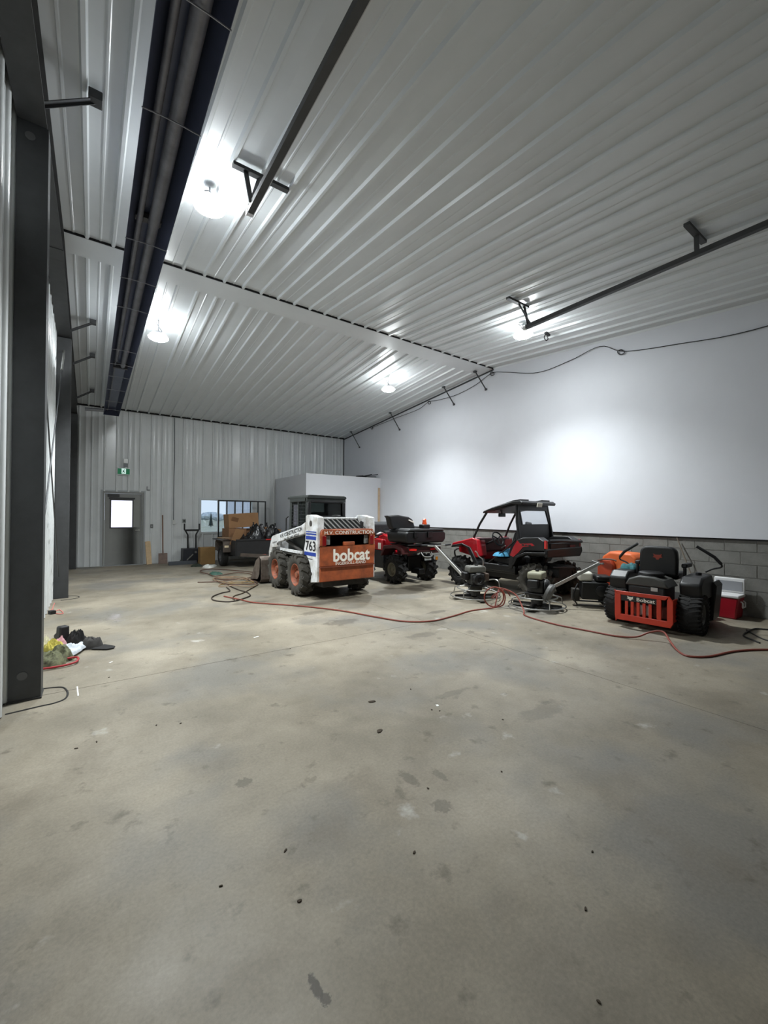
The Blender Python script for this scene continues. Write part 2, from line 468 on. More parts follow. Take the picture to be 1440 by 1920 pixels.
# right wall: six courses of concrete block below white drywall
wr = MB().bx(XR+0.028, XR+0.25, YF-0.2, YB+0.2, -0.2, 1.235)
wall_right = wr.build('wall_right', MORTAR)
tag(wall_right, 'side wall of grey concrete blocks below white drywall', 'wall', kind='structure')
CH, BLW, JT = 0.2032, 0.4064, 0.010
def block_mesh(w):
    me = MB().bx(0, 0.05, JT/2, w-JT/2, JT/2, CH-JT/2).mesh('concrete_block'); me.materials.append(BLOCK); return me
full, half = block_mesh(BLW), block_mesh(BLW/2)
for c in range(6):
    y = YF+0.02; first = True
    if c % 2: 
        part('concrete_block', half, wall_right, (XR+0.020+random.uniform(-.003,.003), y, c*CH)); y += BLW/2
    while y+BLW <= YB+0.01:
        part('concrete_block', full, wall_right, (XR+0.020+random.uniform(-.003,.003), y, c*CH)); y += BLW
MB().bx(XR+0.003, XR+0.06, YF, YB, 1.196, 1.222).build('sill_channel', mat('dark_sill_trim', (38,38,38), 0.7), wall_right)
dw = MB().prism([(YF-0.2,1.222),(YB+0.2,1.222),(YB+0.2,ceil_z(YB)+0.1),(YR,ZR+0.12),(YF-0.2,ceil_z(YF)+0.1)], 'x', XR-0.02, XR+0.25)
dw.build('drywall', DRYWALL, wall_right)
# dark flashing line where drywall meets ceiling
fl = MB()
for y0, y1 in ((YR, YB),):
    fl.taper((XR-0.035, y0, ceil_z(y0)-0.045), (XR-0.035, y1, ceil_z(y1)-0.045), (0.03, 0.03), (0.03, 0.03))
fl.build('ceiling_angle', mat('dark_ceiling_angle', (52,53,56), 0.6), wall_right)

# enclosed white drywall room in the far corner
PX0, PY0, PZ = 5.56, 12.08, 2.88
pr = MB().bx(PX0, XR-0.02, PY0, YB-0.03, 0.0, PZ)
o = pr.build('wall_partition', DRYWALL); tag(o, 'white drywall box room built into the far corner', 'partition', kind='structure')
MB().bx(PX0-0.004, XR-0.02, PY0-0.004, PY0+0.05, PZ, PZ+0.012).build('top_cap', mat('raw_drywall_edge', (236,236,236), 0.8), o)
MB().bx(XR-0.13, XR-0.045, PY0-0.022, PY0-0.001, 1.3, 2.55).build('wood_strip', mat('bare_spruce', (196,172,146), 0.7, var=0.12, scale=9), o)

# door with wired light
DOOR = mat('grey_painted_steel_door', (142,143,140), 0.5, var=0.06, scale=3)
FRM = mat('pale_grey_door_trim', (168,172,174), 0.5)
d1 = empty('door_1', (DX0, YB, 0)); tag(d1, 'grey steel exit door with a bright papered window', 'door', kind='structure')
DWd = DX1-DX0
b = MB(); b.bx(-0.045, 0.0, -0.02, 0.0, 0, DZ+0.045).bx(DWd, DWd+0.045, -0.02, 0.0, 0, DZ+0.045).bx(0, DWd, -0.02, 0.0, DZ, DZ+0.045); b.build('outer_trim', FRM, d1)
b = MB(); b.bx(0, 0.05, 0.0, 0.14, 0, DZ).bx(DWd-0.05, DWd, 0.0, 0.14, 0, DZ).bx(0.05, DWd-0.05, 0.0, 0.14, DZ-0.05, DZ); b.build('door_frame', DOOR, d1, 0.004)
leaf = MB()
GX0, GX1, GZ0, GZ1 = 0.215, 0.755, 1.155, 1.965
for r in rects_minus(0.055, DWd-0.055, 0.02, DZ-0.055, [(GX0, GX1, GZ0, GZ1)]): leaf.bx(r[0], r[1], 0.06, 0.105, r[2], r[3])
lf = leaf.build('door_leaf', DOOR, d1, sharp=1)
b = MB()
for a in ((GX0-0.035, GX0, GZ0-0.035, GZ1+0.035), (GX1, GX1+0.035, GZ0-0.035, GZ1+0.035), (GX0, GX1, GZ0-0.035, GZ0), (GX0, GX1, GZ1, GZ1+0.035)): b.bx(a[0], a[1], 0.045, 0.06, a[2], a[3])
b.build('lite_frame', mat('dark_lite_frame', (72,72,72), 0.5), lf)
MB().bx(GX0, GX1, 0.07, 0.08, GZ0, GZ1).build('window_pane', mat('daylit_paper', (232,233,250), 0.6, emit=1.0), lf)
b = MB().lathe([(0.028,0.0),(0.028,0.012)], 'y', (DWd-0.115, 0.046, 1.06), 16); b.tube([(DWd-0.115,0.05,1.06),(DWd-0.115,0.0,1.06),(DWd-0.22,-0.005,1.06)], 0.011, 8)
b.build('handle', CHROME, lf)
MB().bx(0.12, 0.42, 0.035, 0.06, DZ-0.155, DZ-0.075).bx(GX0-0.06, GX1+0.07, 0.035, 0.058, GZ1+0.04, GZ1+0.09).build('door_closer', mat('dark_closer', (58,58,58), 0.5), lf)
MB().bx(0, DWd, -0.03, 0.14, 0.0, 0.018).build('threshold', mat('aluminium_sill', (180,182,184), 0.4, metal=0.7), d1)

# window to the outside
w1 = empty('window_1', (WX0, YB, WZ0)); tag(w1, 'white framed interior window on the rear wall', 'window', kind='structure')
ww, wh = WX1-WX0, WZ1-WZ0
WFR = mat('white_window_frame', (205,210,212), 0.45)
b = MB()
for a in ((-0.05,0.02,-0.05,wh+0.05),(ww-0.02,ww+0.05,-0.05,wh+0.05),(0.02,ww-0.02,-0.05,0.02),(0.02,ww-0.02,wh-0.02,wh+0.05)): b.bx(a[0],a[1],-0.036,0.20,a[2],a[3])
b.build('window_frame', WFR, w1, 0.004)
GL = glass('window_glass')
for i in range(3):
    MB().bx(0.02+i*(ww-0.04)/3, 0.02+(i+1)*(ww-0.04)/3, 0.10, 0.108, 0.02, wh-0.02).build('pane', GL, w1)
for i in (1,2):
    MB().bx(0.02+i*(ww-0.04)/3-0.022, 0.02+i*(ww-0.04)/3+0.022, 0.08, 0.13, 0.02, wh-0.02).build('mullion', WFR, w1)

# yard outside the window
b = MB().bx(-60, 90, YB+0.22, 140, -0.35, -0.12)
tag(b.build('ground', mat('wet_winter_grass', (142,148,128), 0.95, var=0.25, scale=0.4, dirt=(178,180,172))), 'pale winter grass of the yard outside the window', 'ground', kind='structure')
def spruce(x, y, h, label):
    t = empty('spruce_tree', (x, y, -0.12)); b = MB()
    for i in range(9):
        z = h*0.10+h*0.9*i/9; r = h*0.20*(1-i/9.5)
        b.lathe([(r*0.2, z+h*0.16), (r, z-h*0.01), (r*0.3, z)], 'z', (0,0,0), 9)
    b.build('foliage', mat('dark_spruce_green', (44,58,56), 0.9, var=0.4, scale=5), t)
    MB().lathe([(h*0.025,0),(h*0.01,h*0.4)], 'z', (0,0,0), 8).build('trunk', mat('tree_bark', (70,60,52), 0.9), t)
    tag(t, label, 'tree')
spruce(13.5, 60, 1.9, 'small dark spruce tree in the yard outside the window')
rnd = random.Random(3)
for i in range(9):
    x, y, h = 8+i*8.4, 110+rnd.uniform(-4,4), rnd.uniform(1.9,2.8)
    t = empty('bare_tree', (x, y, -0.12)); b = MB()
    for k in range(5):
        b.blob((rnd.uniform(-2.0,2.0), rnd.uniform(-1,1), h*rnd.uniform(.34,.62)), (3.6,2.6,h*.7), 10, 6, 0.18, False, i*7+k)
    b.build('crown', mat('hazed_winter_twigs', (196,206,216), 0.95, var=0.3, scale=2), t)  # distance haze is put into the pale blue-grey crown colour
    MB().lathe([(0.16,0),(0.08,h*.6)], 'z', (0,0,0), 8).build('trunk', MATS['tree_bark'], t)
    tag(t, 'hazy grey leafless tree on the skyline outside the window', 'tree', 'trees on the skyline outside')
sh = empty('backdrop', (8.35, 24.0, -0.12)); SW = mat('pale_backdrop_siding', (206,210,224), 0.6)  # added building, stands in for the office room and reflections in the panes
MB().bx(-1.15, 4.0, 0, 4, 0, 3.6).build('wall', SW, sh)
for a, c in ((0.15,0.62),(1.35,1.95)):
    w_ = MB().bx(a-0.06, c+0.06, -0.04, -0.001, 1.62, 2.36).build('window', WFR, sh)
    MB().bx(a, c, -0.06, -0.041, 1.68, 2.30).build('pane', mat('pale_blue_glazing', (150,196,232), 0.15), w_)
MB().prism([(-1.4,3.6),(4.2,3.6),(1.4,4.6)], 'y', -0.2, 4.2).build('roof', mat('grey_backdrop_roof', (92,96,104), 0.7), sh)
tag(sh, 'pale shed with two blue windows, added for the reflections in the glass', 'building')

# ------------------------------------------------------------------ steel columns and rafter on the left side
COLW = 0.205
for i, yc in enumerate((4.50, 9.58, 14.46)):
    c = empty('steel_column', (XL+0.03, yc, 0))
    zt = min(ceil_z(yc), ceil_z(yc+0.2))-0.35-0.004
    b = MB(); b.bx(0, COLW, 0, 0.012, 0.014, zt).bx(0, COLW, 0.188, 0.2, 0.014, zt).bx(0, 0.012, 0.012, 0.188, 0.014, zt).bx(COLW-0.012, COLW, 0.012, 0.188, 0.014, zt)
    b.build('shaft', FRAME_GREY, c)
    MB().bx(-0.01, COLW+0.006, -0.012, 0.21, 0.0, 0.014).build('base_plate', mat('dark_base_plate', (44,44,44), 0.6), c)
    if i == 0:
        for z in (0.21, 4.70):
            MB().lathe([(0.034,-0.004),(0.034,0.0),(0.018,0.0),(0.018,-0.003)], 'y', (0.085, -0.001, z), 20).build('access_cap', mat('worn_grey_cap', (92,92,92), 0.6), c)
    tag(c, ('dark grey steel column beside the clothes pile', 'dark grey steel column at the middle of the side wall', 'dark grey steel column in the corner beside the exit door')[i], 'column', 'steel frame columns')
ra = empty('steel_rafter', (XL+0.03, YR, ZR-0.35)); tag(ra, 'dark grey sloping steel rafter along the side wall top', 'rafter')
for s, L in ((-1, YR-YF), (1, YB-YR)):
    P = lambda t, dz: (s*t, -SL*t+dz)
    for nm, xa, xb, z0, z1 in (('bottom_flange', 0, COLW-0.01, 0, 0.012), ('web', 0.09, 0.10, 0.012, 0.298), ('top_flange', 0, COLW-0.01, 0.298, 0.310)):
        MB().prism([P(0,z0), P(L-0.02,z0), P(L-0.02,z1), P(0,z1)], 'x', xa, xb).build(nm, FRAME_GREY, ra)
MB().bx(-0.004, COLW-0.006, -0.14, 0.14, -0.02, 0.0).build('splice_plate', FRAME_GREY, ra)
# crossed bracing rods between two columns
for a, bb, lb in (((XL+0.10,4.74,4.55),(XL+0.10,9.56,0.35),'thin steel bracing rod sloping down towards the exit door end'), ((XL+0.13,4.74,0.35),(XL+0.13,9.56,4.55),'thin steel bracing rod sloping up towards the exit door end')):
    t = empty('bracing_rod', a); d = Vector(bb)-Vector(a)
    MB().tube([(0,0,0), d*0.985], 0.009, 8).build('rod', mat('dull_steel_rod', (76,78,80), 0.4, metal=0.5), t)
    up = bb if bb[2] > a[2] else a; o_ = Vector(up)-Vector(a); dd = d.normalized()*(-0.8 if bb[2] > a[2] else 0.8)
    MB().tube([o_, o_+dd], 0.017, 8).build('turnbuckle', CHROME, t)
    tag(t, lb, 'rod', 'wall bracing rods')
# flange braces rising from the left rafter to the ceiling
BL = ('dark steel brace from side rafter to ceiling above the clothes pile', 'dark steel brace from side rafter to ceiling over the middle column', 'dark steel brace from side rafter to ceiling, next beyond the middle column', 'dark steel brace from side rafter to ceiling nearest the flue pipe')
for i, yc in enumerate((4.25, 9.35, 10.9, 13.2)):
    t = empty('flange_brace', (XL+COLW+0.01, yc, ceil_z(yc)-0.34)); top = 0.34-0.036
    MB().taper((0.0,0,0.02), (0.35,0,top-0.04), (0.045,0.006), (0.045,0.006)).build('arm', FRAME_GREY, t)
    MB().taper((0.0,0.02,0.02), (0.35,0.02,top-0.04), (0.006,0.045), (0.006,0.045)).build('arm_lip', FRAME_GREY, t)
    MB().bx(0.29,0.39,-0.05,0.06,top-0.075,top).build('end_clip', FRAME_GREY, t, 0.006)
    tag(t, BL[i], 'bracket', 'braces along the side rafter')
# slanted braces on the right wall
for i, (y, z) in enumerate(((13.49,4.25),(10.96,4.51),(8.42,4.81),(7.25,4.95))):
    zc = ceil_z(y+0.06)-0.046; t = empty('slanted_brace', (XR-0.02, y, z-0.06))
    dx = -0.36
    MB().taper((-0.012, 0, 0.0), (dx, 0.06, zc-z+0.06-0.012), (0.022,0.022), (0.022,0.022)).build('bar', FRAME_GREY, t)
    MB().bx(dx-0.04, dx+0.03, 0.02, 0.10, zc-z+0.06-0.035, zc-z+0.06).build('top_clip', FRAME_GREY, t)
    MB().bx(-0.03, 0.0, -0.03, 0.03, -0.025, 0.025).build('wall_clip', FRAME_GREY, t)
    tag(t, ('thin dark slanted brace on the drywall in the rear corner', 'thin dark slanted brace on the drywall, second from the rear corner', 'thin dark slanted brace on the drywall, third from the rear corner', 'thin dark slanted brace on the drywall beside the ridge joint')[i], 'brace', 'braces along the drywall top')
# ================================================================== ceiling fixtures and wall hardware
LENS = mat('lit_lamp_lens', (247,253,255), 0.4, emit=LENS_E)
HOUS = mat('white_lamp_housing', (220,222,224), 0.4)
for i, (x, y, z) in enumerate(((1.03,4.80,4.91),(1.00,8.75,4.83),(6.53,4.74,4.90),(6.33,8.73,4.83))):
    t = empty('high_bay_light', (x, y, z+0.12)); zc = ceil_z(y)-0.036-z-0.12
    MB().lathe([(0.05,0.03),(0.06,0.0),(0.10,-0.005),(0.145,-0.03),(0.150,-0.06),(0.150,-0.075)], 'z', (0,0,0), 28).build('housing', HOUS, t)
    MB().lathe([(0.170,-0.076),(0.162,-0.095),(0.13,-0.115),(0.08,-0.125),(0.02,-0.128)], 'z', (0,0,0), 28).build('lens', LENS, t)
    MB().tube([(0,0,0.03),(0,0,zc)], 0.008, 8).build('hook_rod', mat('zinc_hook_rod', (150,152,154), 0.4, metal=0.5), t)
    MB().tube(spline([(0.03,0.02,0.02),(0.06,0.06,0.08),(0.02,0.10,0.16),(-0.04,0.07,zc-0.01)],5), 0.005, 6).build('cord', mat('black_lamp_cord', (30,30,32), 0.6), t)
    ld = bpy.data.lights.new('lamp', 'SPOT'); ld.energy = LAMP_W; ld.spot_size = math.radians(128); ld.spot_blend = 1.0
    ld.shadow_soft_size = 0.12; ld.color = (0.925, 0.98, 1.0)
    lo = bpy.data.objects.new('lamp', ld); COL.objects.link(lo); lo.parent = t; lo.location = (0,0,-0.18)
    tag(t, ('lit round ceiling lamp beside the overhead door track end and heater', 'lit round ceiling lamp beside the heater, beyond the ridge joint', 'lit round ceiling lamp just beyond the track hanger over the drywall', 'lit round ceiling lamp above the slanted braces beyond the ridge')[i], 'lamp', 'round ceiling lamps')

# radiant tube heater
HZ = 4.36
ht = empty('tube_heater', (0.445, 6.0, HZ)); tag(ht, 'long dark radiant tube heater hung under the ceiling', 'heater')
REFL = mat('dark_blue_reflector', (84,90,112), 0.34, metal=0.35, var=0.15, scale=3)  # dark blue stands in for dark reflections in polished aluminium
y0, y1 = -6.4, 8.05
b = MB()
pr = [(-0.185,0.0),(-0.178,0.03),(-0.10,0.17),(0.10,0.17),(0.178,0.03),(0.185,0.0)]
pin = [(x*0.985, z-0.006 if z > 0.1 else z) for x, z in pr]
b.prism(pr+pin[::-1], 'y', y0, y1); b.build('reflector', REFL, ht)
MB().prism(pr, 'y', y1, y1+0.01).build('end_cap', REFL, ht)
PIPE = mat('aged_aluminised_pipe', (112,112,118), 0.45, metal=0.45, var=0.3, scale=6)
MB().tube([(0.035,y0+0.05,0.075),(0.035,-1.35,0.075)], 0.052, 16).build('burner_pipe', PIPE, ht)
MB().tube([(-0.085,y0+0.05,0.085),(-0.085,3.2,0.085)], 0.026, 12).build('return_pipe', PIPE, ht)
MB().tube([(0.035,-1.34,0.075),(0.035,3.45,0.075),(0.03,3.52,0.075)], [0.043,0.043,0.03], 16).build('burner_pipe', PIPE, ht)
MB().tube([(-0.09,3.3,0.095),(-0.09,y1-0.2,0.095)], 0.012, 8).build('support_rod', PIPE, ht)
MB().bx(-0.12,0.10,-1.36,-1.28,0.10,0.15).build('pipe_clamp', mat('dark_clamp', (60,60,64), 0.5), ht)
MB().bx(-0.12,0.12,3.56,3.62,0.05,0.15).build('pipe_clamp', MATS['dark_clamp'], ht)
WIRE = mat('pale_wire', (150,152,160), 0.4, metal=0.5)
for yy in (2.0, 2.45, 3.27, 4.92, 5.77, 6.61, 8.38, 9.2, 10.05, 11.15, 12.3, 13.3):
    a = yy-6.0
    MB().tube([(-0.19,a,0.0),(-0.06,a,0.008),(0.06,a,0.008),(0.19,a,0.0)], 0.005, 6).build('wire_hanger', WIRE, ht)
for yy in (2.5, 5.2, 8.0, 10.8, 13.2):
    a = yy-6.0
    MB().tube([(-0.10,a,0.17),(0.0,a,0.30),(0.0,a,ceil_z(yy)-HZ-0.03)], 0.004, 6).build('chain', WIRE, ht)
ex = MB().tube([(-0.60,7.75,0.03),(-0.19,7.72,0.05)], 0.045, 14)
ex.build('flue_pipe', mat('galvanised_flue', (150,152,156), 0.35, metal=0.7), ht)

# overhead door tracks
def track(xc, yend, xa, xb, label, z=4.64):
    t = empty('door_track', (xc, 0, z)); y0 = YF+0.02
    MB().prism([(-0.03,0.0),(0.03,0.0),(0.03,0.004),(-0.026,0.004),(-0.026,0.06),(-0.03,0.06)], 'y', y0, yend).build('rail', FRAME_GREY, t)
    MB().prism([(0.031,0.0),(0.036,0.0),(0.036,0.05),(0.031,0.05)], 'y', y0, yend).build('lip', mat('galvanised_track_lip', (172,174,176), 0.35, metal=0.6), t)
    for yy in (4.26, 1.8):
        zc = ceil_z(yy)-0.036-z; ye = min(yy, yend-0.1)
        MB().bx(xa,xb,yy-0.03,yy+0.03,zc-0.035,zc).build('ceiling_angle', FRAME_GREY, t)
        MB().taper((-0.04,yy,zc-0.03),(-0.025,ye,0.04),(0.05,0.012),(0.05,0.012)).build('hanger', FRAME_GREY, t)
        if yy > 3: MB().taper((0.10,yy,zc-0.03),(-0.02,ye+0.05,0.05),(0.04,0.012),(0.04,0.012)).build('diagonal', FRAME_GREY, t)
    MB().box((0,yend+0.02,0.02),(0.07,0.05,0.05)).build('end_bumper', mat('white_bumper', (220,220,222), 0.4), t)
    tag(t, label, 'track', 'overhead door tracks')
track(1.30, 4.22, -0.17, 0.42, 'dark steel door track rail beside the tube heater')
track(5.80, 4.15, -0.34, 0.20, 'dark steel door track rail on the drywall side')

# black cable with clips along the drywall top
CABLE = mat('black_cable', (30,30,32), 0.6)
xw = XR-0.045
pts = [(xw,0.2,4.55),(xw,1.9,4.50),(xw,2.9,4.62),(xw,3.8,4.78),(xw-0.03,4.25,5.02),(xw,4.9,4.94),(xw,5.7,4.90),(xw,6.6,5.16),(xw,7.05,5.26),(xw,7.6,5.10),(xw,8.3,5.00),(xw,9.1,5.02),(xw,9.5,5.06),(xw,10.0,4.93),(xw,11.2,4.88),(xw,12.6,4.80)]
from_px = None
cb = empty('cable', (0,0,0)); tag(cb, 'black cable looping along the top of the drywall', 'cable')
MB().tube(spline(pts, 6), 0.007, 6).build('wire', CABLE, cb)
for y, z in ((3.85,4.78),(7.02,5.24),(9.45,5.03),(12.6,4.79)):
    MB().tube(spline([(xw-0.01,y-0.06,z-0.03),(xw-0.01,y,z+0.045),(xw-0.01,y+0.07,z+0.03),(xw-0.01,y+0.02,z-0.045)],4,True), 0.010, 6, True).build('clip', CABLE, cb)
hk = empty('ceiling_cord_hook', (7.20,4.72,ceil_z(4.72)-0.036)); tag(hk, 'small black cord plug hanging from the ceiling beside a lamp', 'hook')
MB().tube(spline([(0,0,0),(0.02,-0.02,-0.05),(0.05,-0.03,-0.12),(0.0,-0.02,-0.16),(-0.03,0,-0.10),(0.01,0,-0.04)],5), 0.010, 6).build('cord', CABLE, hk)
MB().box((0.03,-0.03,-0.03),(0.13,0.05,0.035),(0,0.2,0)).build('plug', CABLE, hk)

# exit sign with lamp head
es = empty('exit_sign', (0.80, YB-0.031, 2.84)); tag(es, 'green running-man exit sign above the grey door', 'sign')
MB().bx(-0.165,0.165,-0.035,0.0,-0.105,0.105).build('housing', mat('white_sign_housing', (222,226,226), 0.4), es, 0.006)
GREEN = mat('green_sign_face', (0,112,70), 0.4, emit=0.25)
MB().bx(-0.155,-0.055,-0.039,-0.0351,-0.085,0.085).bx(0.055,0.155,-0.039,-0.0351,-0.085,0.085).bx(-0.055,0.055,-0.039,-0.0351,-0.085,-0.072).build('green_face', GREEN, es)
MB().bx(-0.055,0.055,-0.038,-0.0351,-0.072,0.085).build('pictogram_panel', mat('lit_sign_white', (214,246,236), 0.4, emit=0.6), es)
b = MB(); pg = [(-0.02,0.03),(0.015,0.035),(0.012,-0.005),(0.035,-0.03),(0.025,-0.055),(0.012,-0.025),(-0.008,-0.012),(-0.022,-0.04),(-0.04,-0.04),(-0.022,-0.005)]
b.prism(pg, 'y', -0.0405, -0.0382); b.lathe([(0.013,-0.0405),(0.013,-0.0382)], 'y', (0.018,0,0.055), 12)
b.build('running_figure', mat('dark_green_print', (0,70,46), 0.5), es)
em = empty('emergency_lamp', (0.84, YB-0.031, 3.12)); tag(em, 'white twin emergency lamp head above the exit sign', 'lamp')
MB().bx(-0.05,0.06,-0.07,0.0,-0.03,0.10).build('battery_box', mat('white_lamp_box', (246,248,246), 0.4), em, 0.006)
MB().bx(-0.035,0.05,-0.055,-0.01,-0.155,-0.032).build('stem', mat('grey_lamp_stem', (128,132,134), 0.5), em)
MB().lathe([(0.045,-0.16),(0.05,-0.185),(0.03,-0.195)], 'z', (0.01,-0.045,0), 16).build('lamp_head', MATS['white_lamp_box'], em)

# small fittings on the back wall
t = MB().bx(1.415,1.43,YB-0.036,YB-0.002,2.30,2.42).bx(1.43,1.50,YB-0.036,YB-0.002,2.30,2.318).build('wall_bracket', mat('dark_bracket', (58,60,60), 0.5))
tag(t, 'small dark L-shaped bracket beside the door top', 'bracket')
sw = empty('light_switch', (1.56, YB-0.002, 1.18)); tag(sw, 'grey switch plate between the door and the shovel', 'switch')
MB().bx(-0.04,0.04,-0.03,0,-0.06,0.06).build('plate', mat('grey_switch_plate', (110,112,112), 0.45), sw, 0.004)
MB().bx(-0.012,0.012,-0.042,-0.03,-0.02,0.02).build('toggle', mat('light_toggle', (190,190,188), 0.4), sw)
cd = empty('conduit', (2.17, YB-0.03, 1.30)); tag(cd, 'thin conduit running down the rear wall to a white box', 'conduit')
MB().tube([(0,-0.012,0.07),(0,-0.012,1.5),(0.012,-0.012,2.0),(0.0,-0.012,3.36)], 0.011, 8).build('pipe', mat('grey_conduit', (104,108,110), 0.45, metal=0.4), cd)
MB().bx(-0.03,0.055,-0.045,0.025,-0.06,0.075).build('junction_box', mat('white_junction_box', (206,208,206), 0.5), cd, 0.004)
ot = empty('thermostat', (2.48, YB-0.002, 1.345)); tag(ot, 'grey thermostat box on the rear wall beside the conduit', 'thermostat')
MB().bx(-0.055,0.055,-0.045,0,-0.065,0.065).build('body', mat('grey_thermostat', (150,154,152), 0.5), ot, 0.006)
MB().bx(-0.025,0.03,-0.05,-0.0451,-0.03,0.035).build('display', mat('dark_display', (60,64,62), 0.3), ot)
# ================================================================== wheels
def tire_mesh(R, w, rim, lugs=0, lug_h=0.02, slant=0.5, lug_w=0.035, name='tire', material=None):
    """axle along X, centred"""
    b = MB(); h = w/2; Rc = R-lug_h if lugs else R
    prof = [(rim,-h*0.80),(rim+0.02,-h*0.92),((rim+Rc)/2,-h),(Rc-0.045,-h*0.95),(Rc-0.012,-h*0.80),(Rc,-h*0.55),(Rc,h*0.55),(Rc-0.012,h*0.80),(Rc-0.045,h*0.95),((rim+Rc)/2,h),(rim+0.02,h*0.92),(rim,h*0.80)]
    n = 32; vs, fs = [], []
    for r, x in prof:
        for k in range(n):
            a = 2*PI*k/n; vs.append((x, r*math.cos(a), r*math.sin(a)))
    m = len(prof)
    for i in range(m):
        for k in range(n):
            k2 = (k+1) % n; j = (i+1) % m
            fs.append((i*n+k, i*n+k2, j*n+k2, j*n+k))
    b.add(vs, fs)
    for k in range(lugs):
        for s in (-1, 1):
            a = 2*PI*(k+(0.25 if s > 0 else -0.25))/lugs
            M = Matrix.Rotation(a, 4, 'X') @ Matrix.Translation((s*h*0.48, 0, Rc+lug_h*0.25)) @ Matrix.Rotation(s*slant, 4, 'Z')
            b.bx(-h*0.48, h*0.48, -lug_w/2, lug_w/2, -lug_h*0.75, lug_h*0.75, M)
            M = Matrix.Rotation(a, 4, 'X') @ Matrix.Translation((s*h*0.93, s*s*math.sin(slant)*h*0.4, Rc-0.045))
            b.bx(-h*0.06, h*0.06, -lug_w/2, lug_w/2, -0.05, 0.045, M)
    me = b.mesh(name); me.materials.append(material or RUBBER); return me
def rim_mesh(r, w, depth, side, material, bolts=8, hub=0.06, name='rim'):
    """dish seen from side (-1 left, +1 right)"""
    b = MB(); s = side; e = s*w*0.40
    b.lathe([(r+0.012,e),(r-0.01,e+s*0.006),(r-0.025,e-s*0.01),(r-0.04,e-s*depth),(r*0.45,e-s*depth*0.9),(hub,e-s*depth*0.6),(hub,e-s*depth*0.25),(hub*0.5,e-s*depth*0.2)], 'x', (0,0,0), 28, open0=True)
    for k in range(bolts):
        a = 2*PI*k/bolts
        M = Matrix.Rotation(a,4,'X') @ Matrix.Translation((0,0,r*0.55))
        b.lathe([(0.011,e-s*depth*0.9),(0.011,e-s*depth*0.55)], 'x', (0,0,0), 6, M)
    b.lathe([(r*0.9,-s*w*0.42),(r*0.9,e-s*depth)], 'x', (0,0,0), 20)
    me = b.mesh(name); me.materials.append(material); return me
def wheel(parent, loc, tm, rm):
    t = part('tire', tm, parent, loc); part('rim', rm, t); return t

# ================================================================== skid steer loader
sk = empty('skid_steer_loader', (3.965, 7.47, 0)); tag(sk, 'white skid steer loader with rust-orange tailgate and closed cab', 'loader')
TAN_ORANGE = mat('faded_orange_paint', (166,84,46), 0.5, var=0.18, scale=4, dirt=(112,58,34))
RIMO = mat('rusty_orange_rim', (150,78,50), 0.65, var=0.4, scale=14, dirt=(92,74,60))
CABG = mat('dark_green_grey_cab', (54,58,56), 0.5, var=0.15, scale=6)
OFFW = mat('off_white_letters', (238,232,220), 0.5)
INK = mat('black_decal', (22,22,24), 0.5)
BLUE = mat('blue_decal', (36,62,150), 0.45)
tm = tire_mesh(0.405, 0.265, 0.215, 14, 0.026, 0.55, 0.055, material=DUSTY_RUBBER)
rl, rr = rim_mesh(0.215, 0.265, 0.085, -1, RIMO), rim_mesh(0.215, 0.265, 0.085, 1, RIMO)
for y in (0.0, 1.06):
    wheel(sk, (-0.635, y, 0.403), tm, rl); wheel(sk, (0.635, y, 0.403), tm, rr)
DKC = mat('grimy_dark_chassis', (52,50,46), 0.8, var=0.35, scale=8)
MB().bx(-0.47,0.47,-0.62,1.32,0.22,0.72).build('chassis', DKC, sk, 0.01)
MB().bx(-0.60,0.60,-0.05,1.25,0.74,0.80).build('track_guard', DKC, sk, 0.008)
b = MB(); b.bx(-0.615,-0.585,-0.02,1.12,0.79,0.85); b.build('side_strip', WHITE_PAINT, sk, 0.006)
b = MB(); b.bx(0.585,0.615,-0.02,1.12,0.79,0.85); b.build('side_strip', WHITE_PAINT, sk, 0.006)
# uprights with the wheel cut-out, thick plates on both sides
up = [(-0.715,0.34),(-0.43,0.30)]+[(0.46*math.cos(math.radians(a)), 0.405+0.46*math.sin(math.radians(a))) for a in (178,165,150,135,120,108)]+[(-0.13,0.90),(-0.19,1.05),(-0.21,1.53),(-0.25,1.56),(-0.42,1.565),(-0.70,1.52),(-0.715,1.28)]
for s in (-1, 1):
    xa, xb = (-0.625,-0.49) if s < 0 else (0.49,0.625)
    u = MB().prism(up, 'x', xa, xb).build('upright', WHITE_PAINT, sk, 0.012)
    if s < 0:
        X0 = -0.6285
        for z0, z1, yy0, yy1 in ((1.235,1.255,-0.66,-0.235),(1.19,1.218,-0.66,-0.235),(1.10,1.165,-0.66,-0.225),(0.80,0.865,-0.66,-0.17)):
            MB().bx(X0,X0+0.003,yy0,yy1,z0,z1).build('blue_stripe', BLUE, u)
        lettering('number', '763', Matrix.Translation((X0+0.001,-0.435,0.985)) @ LEFT, 0.42, 0.185, INK, u, 0.003, 0.012)
        MB().bx(X0,X0+0.002,-0.52,-0.30,0.735,0.745).build('decal_line', INK, u)
        MB().lathe([(0.055,-0.63),(0.055,-0.615),(0.03,-0.612)],'x',(0,-0.435,1.40),18).build('pivot_pin', mat('grimy_pin',(62,58,54),0.6), u)
        MB().lathe([(0.035,-0.632),(0.035,-0.615)],'x',(0,-0.30,0.685),14).build('pivot_pin', MATS['grimy_pin'], u)
        MB().lathe([(0.03,-0.630),(0.03,-0.615)],'x',(0,-0.48,0.47),14).build('pivot_pin', MATS['grimy_pin'], u)
